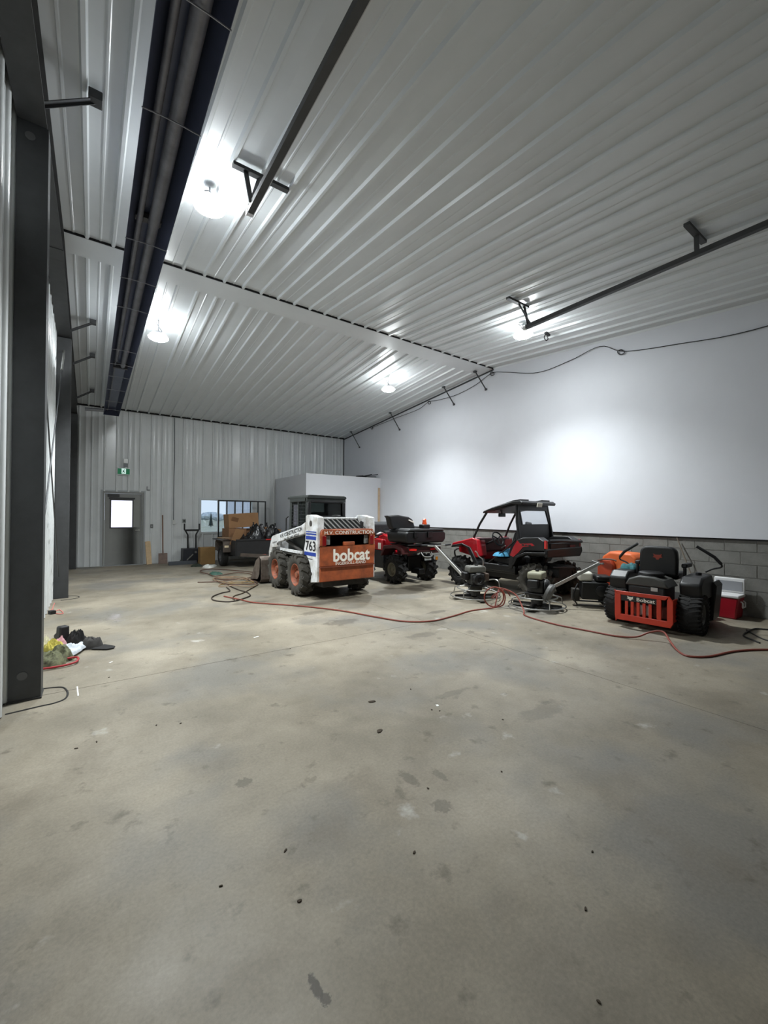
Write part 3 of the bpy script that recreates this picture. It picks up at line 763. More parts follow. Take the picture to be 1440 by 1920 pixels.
# lift arms
armp = [(-0.215,1.42),(-0.05,1.36),(1.48,1.09),(1.56,1.05),(1.72,0.72),(1.70,0.62),(1.60,0.62),(1.50,0.83),(1.17,0.86),(1.16,0.97),(-0.20,1.20)]
for s in (-1, 1):
    xa, xb = (-0.645,-0.545) if s < 0 else (0.545,0.645)
    a = MB().prism(armp, 'x', xa, xb).build('lift_arm', WHITE_PAINT, sk, 0.012)
    if s < 0:
        ang = math.atan2(1.36-1.09, -0.05-1.48)
        def slope(y, z): return Matrix.Translation((-0.6465, y, z)) @ LEFT @ Matrix.Rotation(0.175,4,'Z')
        lettering('lettering', 'H.V. CONSTRUCTION', slope(0.46,1.20), 1.14, 0.080, INK, a, 0.003, 0.02)
        lettering('lettering', '(613) 545-0223', slope(0.42,1.10), 0.74, 0.072, INK, a, 0.003, 0.02)
        lettering('lettering', 'bobcat', slope(1.34,0.96), 0.24, 0.04, INK, a, 0.003, 0.01)
        MB().lathe([(0.028,-0.652),(0.028,-0.64)],'x',(0,1.17,0.93),14).build('pivot_pin', MATS['grimy_pin'], a)
MB().bx(-0.545,0.545,1.50,1.60,0.78,0.98).build('cross_member', WHITE_PAINT, sk, 0.015)
# lift cylinders
for s in (-1,1):
    MB().tube([(s*0.52,-0.30,0.70),(s*0.52,0.95,1.02)], 0.038, 12).build('lift_cylinder', DKC, sk)
# rear tailgate
tg = MB(); TX = 0.585
outer = [(-TX,0.34),(TX,0.34),(TX+0.005,0.62),(TX,1.18),(TX-0.03,1.26),(-TX+0.03,1.26),(-TX,1.18),(-TX-0.005,0.62)]
for pz in ([(-TX,0.34),(TX,0.34),(TX,0.62),(-TX,0.62)],):
    tg.prism(pz, 'y', -0.745, -0.60)
tg.prism([(-TX,0.62),(TX,0.62),(TX,0.985),(-TX,0.985)], 'y', -0.765, -0.60)
tg.prism([(-TX,0.985),(-TX+0.10,0.985),(-TX+0.10,1.195),(-TX,1.195)], 'y', -0.765, -0.60)
tg.prism([(TX-0.10,0.985),(TX,0.985),(TX,1.195),(TX-0.10,1.195)], 'y', -0.765, -0.60)
tg.prism([(-TX,1.195),(TX,1.195),(TX-0.02,1.275),(TX-0.05,1.30),(-TX+0.05,1.30),(-TX+0.02,1.275)], 'y', -0.765, -0.60)
tgo = tg.build('tailgate', TAN_ORANGE, sk, 0.014)
MB().bx(-TX+0.10,TX-0.10,-0.70,-0.69,0.985,1.195).build('grille_recess', INK, tgo)
for x0, x1, c in ((-0.555,-0.475,'red'),(0.475,0.555,'red')):
    MB().bx(x0,x1,-0.778,-0.766,1.0,1.18).build('tail_light', mat('red_tail_lens', (120,18,20), 0.25, coat=0.5), tgo, 0.006)
for x0, x1 in ((-0.465,-0.37),(0.37,0.465)):
    MB().bx(x0,x1,-0.72,-0.70,1.01,1.18).build('work_light', mat('smoky_lens', (120,122,118), 0.25), tgo, 0.006)
MB().bx(-0.10,0.14,-0.76,-0.705,0.99,1.06).build('latch', TAN_ORANGE, tgo, 0.01)
MB().bx(-TX-0.004,TX+0.004,-0.775,-0.60,0.60,0.622).build('seam_lip', mat('dark_orange_edge', (112,54,32), 0.6), tgo)
T = Matrix.Translation
lettering('lettering', 'H.V. CONSTRUCTION', T((0.02,-0.766,1.237)) @ REAR, 1.06, 0.066, OFFW, tgo, 0.003, 0.008)
lettering('lettering', 'bobcat', T((0.07,-0.766,0.815)) @ REAR, 0.80, 0.235, OFFW, tgo, 0.004, 0.03)
lettering('lettering', 'INGERSOLL-RAND', T((0.05,-0.766,0.665)) @ REAR, 0.66, 0.055, OFFW, tgo, 0.003, 0.006)
# engine hood with louvre slats
MB().prism([(-0.70,1.27),(-0.28,1.47),(-0.20,1.47),(-0.20,0.9),(-0.70,0.9)], 'x', -0.48, 0.48).build('engine_hood', mat('dark_hood', (40,40,40), 0.6), sk, 0.008)
for k in range(9):
    x = -0.42+k*0.105
    M = Matrix.Translation((x,-0.49,1.385)) @ Matrix.Rotation(math.atan2(0.20,0.42),4,'X') @ Matrix.Rotation(0.5,4,'Y')
    MB().bx(-0.042,0.042,-0.21,0.21,-0.006,0.006,M).build('louvre', mat('dusty_louvre', (84,82,78), 0.55), sk)
MB().bx(-0.49,0.49,-0.30,-0.20,1.475,1.515).build('cross_bar', WHITE_PAINT, sk, 0.01)
MB().tube([(0.38,-0.62,1.30),(0.38,-0.62,1.42),(0.36,-0.60,1.44)], [0.03,0.035,0.02], 12).build('exhaust', mat('sooty_exhaust',(28,28,28),0.8), sk)
# cab: posts, roof and panes
cabp = [(-0.43,0.10),(0.43,0.10)]
cb_ = MB()
def post(x, ya, yb, z0=0.80, z1=1.90, w=0.06, d=0.07): cb_.taper((x,ya,z0),(x*0.97,yb,z1),(w,d),(w,d))
post(-0.42,0.15,0.19); post(0.42,0.15,0.19); post(-0.42,1.02,0.97); post(0.42,1.02,0.97)
cb_.bx(-0.45,0.45,0.11,0.20,1.44,1.535).bx(-0.45,0.45,0.13,0.22,1.82,1.92)
for s in (-1,1): cb_.bx(s*0.42-0.03,s*0.42+0.03,0.15,1.0,1.83,1.92)
for s in (-1,1): cb_.bx(s*0.42-0.028,s*0.42+0.028,0.15,1.02,0.80,1.12)
cb_.bx(-0.42,0.42,0.94,1.0,1.83,1.92)
cab = cb_.build('cab', CABG, sk, 0.012)
MB().prism([(-0.455,1.90),(0.455,1.90),(0.445,1.945),(0.39,1.965),(-0.39,1.965),(-0.445,1.945)], 'y', 0.10, 1.12).build('roof', CABG, cab, 0.012)
CG = glass('cab_glass', (120,128,126), 0.03, 0.86)
MB().bx(-0.395,0.395,0.155,0.163,1.535,1.82).build('rear_pane', CG, cab)
b = MB(); b.bx(-0.435,-0.36,0.105,0.14,1.53,1.83).bx(0.36,0.435,0.105,0.14,1.53,1.83).bx(-0.36,0.36,0.105,0.14,1.80,1.86).bx(-0.36,0.36,0.105,0.14,1.49,1.545); b.build('rear_window_gasket', INK, cab, 0.02)
for s in (-1,1):
    MB().bx(s*0.405-0.004,s*0.405+0.004,0.19,0.98,1.12,1.83).build('side_pane', CG, cab)
    b = MB()
    for k in range(10): b.bx(s*0.425-0.004,s*0.425+0.004,0.24+k*0.075,0.248+k*0.075,1.12,1.83)
    for k in range(10): b.bx(s*0.425-0.004,s*0.425+0.004,0.19,0.98,1.14+k*0.07,1.147+k*0.07)
    b.build('side_mesh', CABG, cab)
    MB().bx(s*0.425-0.012,s*0.425+0.012,0.56,0.61,1.1,1.84).build('window_post', CABG, cab)
SEATM = mat('black_vinyl', (17,17,18), 0.55)
MB().bx(-0.24,0.24,0.30,0.40,0.95,1.62).bx(-0.24,0.24,0.38,0.80,0.85,0.98).build('operator_seat', SEATM, sk, 0.03)
MB().tube([(-0.455,1.10,1.15),(-0.475,1.12,1.20),(-0.475,1.12,1.48),(-0.455,1.05,1.52)], 0.012, 8).build('grab_handle', BLACK_STEEL, sk)
# bucket
bk = [(1.74,0.03),(2.42,0.012),(2.44,0.03),(1.90,0.09),(1.78,0.20),(1.74,0.52),(1.80,0.60),(1.76,0.62),(1.66,0.54),(1.66,0.10)]
BKM = mat('worn_bucket_steel', (112,102,94), 0.6, metal=0.25, var=0.3, scale=6, dirt=(80,68,58))
bu = MB().prism(bk, 'x', -0.84, 0.84).build('bucket', BKM, sk, 0.006)
for s in (-1,1):
    xa = s*0.84; MB().prism([(1.66,0.10),(1.74,0.03),(2.40,0.02),(2.02,0.50),(1.80,0.60),(1.68,0.56)], 'x', min(xa,xa-s*0.02), max(xa,xa-s*0.02)).build('side_plate', BKM, bu)
for s in (-1,1): MB().bx(s*0.5-0.08,s*0.5+0.08,1.58,1.70,0.20,0.75).build('mount_plate', DKC, bu)

# ================================================================== all terrain vehicle
REDP = mat('glossy_red_plastic', (168,24,34), 0.25, var=0.08, scale=5, coat=0.4)
DKP = mat('dark_grey_plastic', (40,41,42), 0.55, var=0.2, scale=6)
av = empty('quad_bike', (6.22, 7.62, 0)); tag(av, 'red and black quad bike with cargo trunk and orange beacon', 'quad bike')
t1 = tire_mesh(0.325, 0.27, 0.155, 13, 0.035, 0.6, 0.05)
ar_l, ar_r = rim_mesh(0.155, 0.27, 0.05, -1, mat('dull_gold_grey_rim',(116,112,96),0.5,metal=0.3), 4, 0.04), rim_mesh(0.155, 0.27, 0.05, 1, MATS['dull_gold_grey_rim'], 4, 0.04)
for y in (0.0, 1.30):
    wheel(av, (-0.46, y, 0.32), t1, ar_l); wheel(av, (0.46, y, 0.32), t1, ar_r)
MB().bx(-0.20,0.20,-0.15,1.45,0.26,0.62).build('frame', BLACK_STEEL, av, 0.02)
MB().tube([(-0.35,0,0.32),(0.35,0,0.32)], 0.04, 12).build('rear_axle', BLACK_STEEL, av)
MB().tube([(-0.35,1.3,0.32),(0.35,1.3,0.32)], 0.035, 12).build('front_axle', BLACK_STEEL, av)
# rear fenders
fp = [(-0.42,0.70),(-0.40,0.84),(-0.10,0.90),(0.30,0.86),(0.44,0.62),(0.40,0.60),(0.26,0.78),(-0.10,0.82),(-0.34,0.77),(-0.38,0.68)]
for s in (-1,1):
    MB().prism(fp, 'x', min(s*0.26,s*0.59), max(s*0.26,s*0.59)).build('rear_fender', mat('muddy_dark_red_fender',(70,26,26),0.5,var=0.3,scale=5), av, 0.015)
    MB().prism([(0.92,0.60),(1.00,0.84),(1.15,0.92),(1.55,0.90),(1.72,0.72),(1.68,0.70),(1.52,0.82),(1.15,0.84),(1.05,0.78),(0.97,0.60)], 'x', min(s*0.24,s*0.58), max(s*0.24,s*0.58)).build('front_fender', REDP, av, 0.015)
    q_ = MB().prism([(0.42,0.72),(0.46,0.98),(0.72,1.00),(0.98,0.95),(1.02,0.72)], 'x', min(s*0.40,s*0.52), max(s*0.40,s*0.52)).build('side_panel', REDP, av, 0.02)
    if s < 0: MB().bx(-0.524,-0.521,0.50,0.62,0.75,0.90).build('sticker', OFFW, q_)
    MB().prism([(0.36,0.30),(0.40,0.72),(1.02,0.72),(1.06,0.30)], 'x', min(s*0.30,s*0.54), max(s*0.30,s*0.54)).build('footwell', DKP, av, 0.02)
MB().bx(-0.16,0.16,0.05,0.85,0.80,0.93).build('seat', SEATM, av, 0.05, 3)
MB().prism([(0.55,0.85),(0.62,1.06),(0.82,1.10),(1.05,1.02),(1.50,0.92),(1.62,0.80),(1.5,0.7),(0.6,0.7)], 'x', -0.24, 0.24).build('fuel_cover', REDP, av, 0.03)
MB().prism([(0.10,0.90),(0.16,1.04),(0.32,1.08),(0.45,1.00),(0.46,0.88)], 'x', -0.36, -0.18).build('side_cowl', REDP, av, 0.02)
MB().tube(spline([(-0.44,0.78,1.10),(-0.28,0.84,1.13),(-0.10,0.92,1.10),(0.10,0.92,1.10),(0.28,0.84,1.13),(0.44,0.78,1.10)],5), 0.014, 8).build('handlebar', CHROME, av)
for s in (-1,1): MB().tube([(s*0.30,0.83,1.13),(s*0.45,0.77,1.10)], 0.022, 10).build('grip', mat('pale_grip',(190,192,192),0.5), av)
MB().box((0.0,0.95,1.13),(0.22,0.12,0.08)).build('instrument_pod', DKP, av, 0.02)
# front box bag behind the handlebar
MB().prism([(1.00,1.02),(1.02,1.36),(1.30,1.40),(1.62,1.30),(1.66,0.98)], 'x', -0.50, 0.42).build('front_bag', mat('black_canvas',(38,39,41),0.8,var=0.2,scale=5,bump=0.3,bscale=20), av, 0.05, 3)
# trunk
tr = MB().prism([(-0.50,0.94),(0.56,0.94),(0.63,1.02),(0.64,1.16),(0.56,1.21),(-0.50,1.21),(-0.57,1.16),(-0.56,1.02)], 'y', -0.52, 0.20).build('cargo_trunk', BLACK_PLASTIC, av, 0.03, 3)
MB().prism([(-0.52,1.212),(0.58,1.212),(0.54,1.26),(-0.46,1.27)], 'y', -0.54, 0.22).build('trunk_lid', DKP, tr, 0.02)
for x0, x1 in ((0.05,0.20),(-0.35,-0.25)): MB().bx(x0,x1,-0.56,-0.525,1.06,1.20).build('latch', BLACK_STEEL, tr, 0.01)
bkp = [(-0.56,1.24),(-0.62,1.34),(-0.66,1.50),(-0.72,1.555),(-0.42,1.575),(-0.10,1.53),(0.02,1.47),(0.06,1.36),(0.10,1.26)]
MB().prism(bkp, 'y', -0.05, 0.14).build('backrest', mat('black_vinyl_pad',(24,25,27),0.45,var=0.15,scale=4), tr, 0.03, 3)
MB().box((-0.05,-0.07,1.43),(0.16,0.02,0.03),(0,0.35,0)).build('backrest_badge', OFFW, tr)
MB().bx(0.0,0.20,-0.46,-0.28,1.262,1.36).build('beacon_mount', BLACK_PLASTIC, tr, 0.02)
bc = MB().lathe([(0.055,1.36),(0.055,1.40),(0.048,1.402),(0.045,1.47),(0.02,1.49)], 'z', (0.10,-0.37,0), 18).build('beacon', mat('orange_beacon',(226,86,36),0.25,coat=0.5), tr)
# rear rack, lights, hitch
MB().tube([(-0.50,-0.50,0.90),(0.50,-0.50,0.90)], 0.016, 8).build('rack_tube', BLACK_STEEL, av)
MB().tube([(-0.42,-0.45,0.90),(-0.42,0.25,0.90)], 0.014, 8).build('rack_tube', BLACK_STEEL, av)
MB().tube([(0.42,-0.45,0.90),(0.42,0.25,0.90)], 0.014, 8).build('rack_tube', BLACK_STEEL, av)
MB().prism([(-0.40,0.72),(0.40,0.72),(0.44,0.86),(-0.44,0.86)], 'y', -0.44, -0.30).build('tail_panel', mat('dark_tail_panel',(56,30,30),0.5), av, 0.02)
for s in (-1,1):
    MB().prism([(s*0.40,0.775),(s*0.22,0.765),(s*0.20,0.80),(s*0.30,0.825),(s*0.42,0.82)], 'y', -0.462, -0.44).build('tail_light', mat('painted_glow_lens',(230,50,44),0.25,coat=0.5) if s < 0 else MATS['red_tail_lens'], av)  # left lens painted a brighter red as a glow, it emits nothing
MB().tube(spline([(-0.06,-0.44,0.72),(-0.03,-0.50,0.64),(0.10,-0.52,0.62),(0.22,-0.50,0.64),(0.25,-0.44,0.72)],4), 0.012, 8).build('rear_bumper_bar', CHROME, av)
MB().bx(0.0,0.20,-0.50,-0.49,0.54,0.62).build('plate', mat('grey_plate',(150,152,150),0.5), av)
MB().bx(-0.08,0.08,-0.42,-0.1,0.22,0.34).build('hitch', BLACK_STEEL, av, 0.01)
MB().bx(0.42,0.48,-0.42,-0.40,0.52,0.60).build('reflector', mat('amber_reflector',(176,112,40),0.3), av)
MB().tube([(-0.28,-0.15,0.55),(-0.18,-0.05,0.85)], 0.035, 10).build('shock', DKP, av)
MB().tube([(0.28,-0.15,0.55),(0.18,-0.05,0.85)], 0.035, 10).build('shock', DKP, av)

# ================================================================== side-by-side vehicle
ss = empty('side_by_side_vehicle', (7.375, 4.70, 0)); tag(ss, 'red and black two-seat side-by-side with hard roof', 'utility vehicle')
tf = tire_mesh(0.335, 0.25, 0.155, 14, 0.032, 0.6, 0.045); tb = tire_mesh(0.335, 0.27, 0.155, 14, 0.034, 0.6, 0.05, material=DUSTY_RUBBER)
dkrim = mat('black_rim',(46,46,46),0.5,metal=0.3)
sl_, sr_ = rim_mesh(0.155,0.26,0.05,-1,dkrim,5,0.05), rim_mesh(0.155,0.26,0.05,1,dkrim,5,0.05)
wheel(ss, (-0.50,1.90,0.333), tf, sl_); wheel(ss, (0.50,1.90,0.333), tf, sr_)
wheel(ss, (-0.49,0.0,0.333), tb, sl_); wheel(ss, (0.49,0.0,0.333), tb, sr_)
MB().bx(-0.32,0.32,-0.20,2.05,0.26,0.42).build('chassis', BLACK_STEEL, ss, 0.02)
MB().bx(-0.55,0.55,0.42,1.45,0.40,0.50).build('floor_pan', BLACK_PLASTIC, ss, 0.02)
for s in (-1,1):
    MB().bx(min(s*0.50,s*0.58),max(s*0.50,s*0.58),0.40,1.45,0.44,0.58).build('rocker_panel', BLACK_PLASTIC, ss, 0.02)
    # red front fender with black arch
    MB().prism([(2.14,0.86),(2.10,0.95),(1.74,1.03),(1.50,1.09),(1.36,1.05),(1.30,0.70),(1.38,0.66),(1.52,0.70),(1.60,0.84),(1.78,0.92),(2.02,0.86)], 'x', min(s*0.33,s*0.60), max(s*0.33,s*0.60)).build('front_fender', REDP, ss, 0.02)
    MB().prism([(2.12,0.84),(2.02,0.86),(1.78,0.92),(1.60,0.84),(1.52,0.70),(1.40,0.50),(1.30,0.50),(1.40,0.68),(1.54,0.88),(1.78,0.955),(2.08,0.90)], 'x', min(s*0.34,s*0.63), max(s*0.34,s*0.63)).build('fender_flare', BLACK_PLASTIC, ss, 0.01)
    # rear side panel black with a red blade
    sp = MB().prism([(0.56,0.52),(0.50,0.80),(0.34,1.10),(0.22,1.15),(-0.12,1.17),(-0.24,1.10),(-0.27,0.92),(0.16,0.90),(0.40,0.74),(0.46,0.52)], 'x', min(s*0.40,s*0.60), max(s*0.40,s*0.60)).build('rear_side_panel', BLACK_PLASTIC, ss, 0.015)
    MB().prism([(0.50,0.79),(0.42,0.96),(0.33,1.09),(0.27,1.03),(0.0,1.05),(-0.05,1.01),(0.20,0.97),(0.30,0.86),(0.42,0.76)], 'x', min(s*0.601,s*0.607), max(s*0.601,s*0.607)).build('red_blade', REDP, sp)
    MB().prism([(0.44,0.62),(0.36,0.78),(0.14,0.88),(-0.28,0.90),(-0.30,0.86),(0.12,0.84),(0.32,0.75),(0.40,0.60)], 'x', min(s*0.44,s*0.63), max(s*0.44,s*0.63)).build('rear_fender_flare', BLACK_PLASTIC, ss, 0.01)
    # seats
    MB().prism([(0.50,0.55),(0.48,0.68),(0.55,0.74),(1.00,0.72),(1.02,0.60)], 'x', s*0.28-0.20, s*0.28+0.20).build('seat_cushion', SEATM, ss, 0.04, 3)
    MB().prism([(0.54,0.74),(0.36,1.22),(0.42,1.26),(0.50,1.24),(0.66,0.76)], 'x', s*0.28-0.20, s*0.28+0.20).build('seat_back', SEATM, ss, 0.04, 3)
    # cage
    MB().tube([(s*0.54,1.52,1.06),(s*0.52,1.36,1.38),(s*0.49,1.17,1.66)], 0.024, 10).build('front_pillar', BLACK_STEEL, ss)
    MB().tube([(s*0.49,1.17,1.66),(s*0.50,0.42,1.80)], 0.022, 10).build('roof_rail', BLACK_STEEL, ss)
    MB().tube([(s*0.50,0.42,1.80),(s*0.545,0.38,1.45),(s*0.56,0.30,1.05)], 0.028, 10).build('rear_pillar', BLACK_STEEL, ss)
    MB().tube([(s*0.54,1.10,0.58),(s*0.56,0.60,0.92),(s*0.55,0.40,1.10)], 0.016, 8).build('door_net_bar', BLACK_STEEL, ss)
    MB().prism([(s*0.60,0.965),(s*0.545,0.955),(s*0.545,1.11),(s*0.60,1.12)], 'y', -0.285, -0.255).build('tail_light', mat('bright_red_lens',(235,46,46),0.25,coat=0.5) if s < 0 else MATS['red_tail_lens'], ss)  # left lens: reflective glow put into its brighter red, no emission
MB().prism([(2.16,0.72),(2.18,0.90),(1.74,1.03),(1.50,1.08),(1.42,1.0),(1.42,0.60)], 'x', -0.325, 0.325).build('hood', REDP, ss, 0.02)
MB().tube(spline([(-0.34,2.12,0.45),(-0.34,2.26,0.62),(-0.30,2.26,0.78),(0.30,2.26,0.78),(0.34,2.26,0.62),(0.34,2.12,0.45)],4), 0.02, 8).build('front_bumper', BLACK_STEEL, ss)
MB().bx(-0.52,0.52,1.36,1.50,0.78,1.08).build('dashboard', mat('dark_red_dash',(74,24,28),0.4), ss, 0.03)
stw = MB(); Ms = Matrix.Translation((-0.28,1.06,1.08)) @ Matrix.Rotation(math.radians(62),4,'X')
stw.tube([Ms @ Vector((0.155*math.cos(2*PI*k/24),0.155*math.sin(2*PI*k/24),0)) for k in range(24)], 0.016, 8, True)
for a in (0.5, 2.64, 4.71): stw.tube([Ms @ Vector((0,0,0)), Ms @ Vector((0.15*math.cos(a),0.15*math.sin(a),0))], 0.014, 6)
stw.tube([Ms @ Vector((0,0,0)), (-0.28,1.38,0.95)], 0.02, 8); stw.build('steering_wheel', INK, ss)
MB().tube([(0.02,1.20,0.86),(0.02,1.10,0.92)], 0.012, 8).build('shift_lever', CHROME, ss)
# roof with visor and rear lip
MB().prism([(1.24,1.62),(1.22,1.665),(1.00,1.74),(0.50,1.855),(0.30,1.87),(0.24,1.83),(0.26,1.78),(0.50,1.80),(1.00,1.685)], 'x', -0.57, 0.57).build('roof', BLACK_PLASTIC, ss, 0.015)
for s in (-1,1): MB().prism([(1.0,1.74),(0.50,1.85),(0.34,1.87),(0.34,1.90),(0.52,1.88),(1.0,1.755)], 'x', min(s*0.22,s*0.50), max(s*0.22,s*0.50)).build('roof_rib', BLACK_PLASTIC, ss, 0.01)
MB().box((-0.03,0.225,1.79),(0.15,0.02,0.085),(0.2,0,0)).build('roof_lamp', mat('pale_lamp_face',(216,214,198),0.4), ss)
# rear bulkhead with window
rb = MB(); Mb = Matrix.Translation((0,0.36,1.10)) @ Matrix.Rotation(math.radians(-4),4,'X')
outl = [(-0.58,-0.02),(0.64,-0.02),(0.64,0.14),(0.52,0.70),(-0.52,0.70),(-0.56,0.10)]; hol = [(-0.41,0.285),(0.56,0.285),(0.46,0.59),(-0.47,0.59)]
def ringface(b, o_, h_, ya, yb, M):
    for seg in ([o_[0],o_[1],h_[1],h_[0]], [o_[1],o_[2],o_[3],h_[2],h_[1]], [o_[3],o_[4],h_[3],h_[2]], [o_[4],o_[5],o_[0],h_[0],h_[3]]):
        b.prism(seg, 'y', ya, yb, M)
ringface(rb, outl, hol, -0.012, 0.012, Mb); rbo = rb.build('rear_bulkhead', BLACK_PLASTIC, ss, sharp=1)
rg = MB(); h2 = [(x*0.93+0.002, 0.4375+(z-0.4375)*0.90) for x, z in hol]
for i in range(4):
    j = (i+1) % 4; rg.prism([hol[i],hol[j],h2[j],h2[i]], 'y', -0.018, 0.016, Mb)
rg.build('window_gasket', DKP, rbo)
MB().prism(h2, 'y', -0.003, 0.003, Mb).build('window_pane', glass('clear_poly',(244,246,248),0.03,0.92), rbo)
# cargo bed
bd = MB(); bd.bx(-0.44,0.60,-0.26,0.30,0.80,0.90).bx(-0.44,0.60,-0.28,-0.24,0.90,1.06).bx(0.56,0.60,-0.24,0.30,0.90,1.08).bx(-0.44,-0.40,-0.24,0.30,0.90,1.08).bx(-0.40,0.56,0.26,0.30,0.90,1.08)
bd.build('cargo_bed', BLACK_PLASTIC, ss, 0.015)
MB().tube(spline([(-0.46,-0.27,1.10),(-0.20,-0.33,1.10),(0.30,-0.34,1.08),(0.58,-0.30,1.07),(0.63,-0.10,1.09),(0.62,0.25,1.10)],5), 0.03, 8).build('bed_rail', BLACK_PLASTIC, ss)
MB().prism([(-0.58,0.80),(0.54,0.78),(0.62,0.88),(0.60,0.97),(-0.60,0.955)], 'y', -0.31, -0.24).build('rear_panel', BLACK_PLASTIC, ss, 0.02)
MB().bx(0.16,0.34,-0.315,-0.309,0.97,1.01).build('tail_badge', mat('dull_red_badge',(96,26,26),0.5), ss)
MB().tube([(-0.40,-0.30,0.62),(-0.10,-0.36,0.60),(0.25,-0.34,0.58)], 0.016, 8).build('rear_guard_bar', BLACK_STEEL, ss)
MB().bx(-0.2,0.25,-0.30,0.2,0.40,0.62).build('engine', mat('grimy_engine',(40,39,38),0.7,var=0.4,scale=9), ss, 0.02)
MB().tube([(-0.45,0.05,0.36),(-0.20,-0.05,0.80)], 0.04, 10).build('shock', BLACK_STEEL, ss)
MB().tube([(-0.30,0.08,0.34),(0.0,0.2,0.34)], 0.03, 8).build('drive_shaft', BLACK_STEEL, ss)
for s in (-1,1): MB().taper((s*0.12,1.85,0.36),(s*0.42,1.90,0.32),(0.06,0.03),(0.05,0.03)).build('control_arm', BLACK_STEEL, ss)
MB().box((-0.10,1.10,1.585),(0.22,0.03,0.075)).build('rear_view_mirror', INK, ss, 0.01)
MB().tube([(-0.1,1.1,1.62),(-0.1,1.12,1.68)], 0.012, 6).build('mirror_stem', INK, ss)
MB().box((0.30,0.72,1.36),(0.20,0.05,0.16),(0,0.1,0)).build('head_rest', SEATM, ss, 0.03)
MB().tube([(-0.56,1.50,1.10),(-0.565,1.48,1.30)], [0.006,0.002], 6).build('antenna', INK, ss)
for k in range(3): MB().bx(-0.6095,-0.6072,0.02+k*0.075,0.075+k*0.075,0.995,1.025).build('blade_mark', INK, ss)
jk = MB().crumple((0.52,0.40,0.17), 4, amp=0.4).build('blue_jacket', mat('bright_blue_fabric',(54,124,156),0.8,var=0.3,scale=9,bump=0.5,bscale=14)); jk.location = (7.02,5.50,0.745)
tag(jk, 'crumpled bright blue jacket on the side-by-side seat', 'jacket')
# ================================================================== zero turn mower
mw = empty('ride_on_mower', (6.58, 2.56, 0), -PI/2+math.radians(5)); tag(mw, 'black zero-turn mower with slotted orange rear guard', 'mower')
OR = mat('bright_orange_paint', (200,58,34), 0.38, var=0.06, scale=5)
tw = tire_mesh(0.265, 0.27, 0.13, 26, 0.005, 0.3, 0.022, material=RUBBER); tcs = tire_mesh(0.14, 0.12, 0.07)
gr = mat('grey_mower_rim',(96,96,94),0.5)
ml, mr = rim_mesh(0.13,0.27,0.05,-1,gr,4,0.035), rim_mesh(0.13,0.27,0.05,1,gr,4,0.035); cl, cr = rim_mesh(0.07,0.12,0.02,-1,gr,0,0.02), rim_mesh(0.07,0.12,0.02,1,gr,0,0.02)
wheel(mw, (-0.455,0,0.263), tw, ml); wheel(mw, (0.455,0,0.263), tw, mr)
wheel(mw, (-0.36,1.18,0.138), tcs, cl); wheel(mw, (0.36,1.18,0.138), tcs, cr)
MB().bx(-0.30,0.30,-0.22,1.10,0.26,0.36).build('frame', BLACK_STEEL, mw, 0.01)
for s in (-1,1): MB().taper((s*0.20,0.95,0.33),(s*0.36,1.18,0.33),(0.07,0.06),(0.07,0.06)).bx(s*0.36-0.03,s*0.36+0.03,1.15,1.21,0.15,0.33).build('caster_arm', BLACK_STEEL, mw)
MB().prism([(-0.52,0.35),(0.52,0.35),(0.56,0.55),(0.56,0.85),(0.40,1.02),(-0.40,1.02),(-0.56,0.85),(-0.56,0.55)], 'z', 0.10, 0.25).build('cutting_deck', mat('dark_deck',(26,25,25),0.5), mw, 0.015)
MB().prism([(0.44,0.09),(0.58,0.12),(0.62,0.60),(0.58,0.66),(0.52,0.62)], 'y', 0.46, 0.82, Matrix.Rotation(0,4,'X')).build('discharge_chute', BLACK_PLASTIC, mw, 0.01)
# guard
gd = MB(); GY0, GY1 = -0.40, -0.375
gd.prism([(-0.36,0.455),(0.24,0.455),(0.28,0.505),(-0.38,0.505)], 'y', GY0, GY1).prism([(-0.36,0.10),(0.30,0.10),(0.26,0.185),(-0.33,0.185)], 'y', GY0, GY1)
gd.prism([(-0.38,0.16),(-0.36,0.10),(-0.30,0.185),(-0.30,0.455),(-0.38,0.505)], 'y', GY0, GY1).prism([(0.14,0.185),(0.195,0.185),(0.195,0.455),(0.14,0.455)], 'y', GY0, GY1)
gd.prism([(0.26,0.185),(0.30,0.10),(0.33,0.16),(0.33,0.45),(0.28,0.505),(0.26,0.455)], 'y', GY0, GY1)
for k in range(2): gd.bx((-0.375,0.30)[k],(-0.355,0.32)[k],GY1,-0.15,0.16,0.46)
g_ = gd.build('rear_guard', OR, mw, 0.006)
for k in range(5):
    x = -0.228+k*0.073
    MB().bx(x-0.018,x+0.018,GY0+0.002,GY1-0.002,0.18,0.375).build('slat', OR, g_)
MB().bx(-0.30,0.14,GY0+0.008,GY1,0.375,0.456).build('name_panel', INK, g_)
lettering('lettering', 'Bobcat', Matrix.Translation((0.01,GY0+0.008,0.415)) @ REAR, 0.22, 0.05, OFFW, g_, 0.002, 0.02)
CAT = [(-0.5,0.5),(-0.25,0.32),(0.25,0.32),(0.5,0.5),(0.42,0.1),(0.55,-0.1),(0.25,-0.2),(0.12,-0.5),(-0.12,-0.5),(-0.25,-0.2),(-0.55,-0.1),(-0.42,0.1)]
MB().prism([(-0.18+x*0.075, 0.418+z*0.06) for x, z in CAT], 'y', GY0+0.004, GY0+0.0075).build('emblem', OFFW, g_)
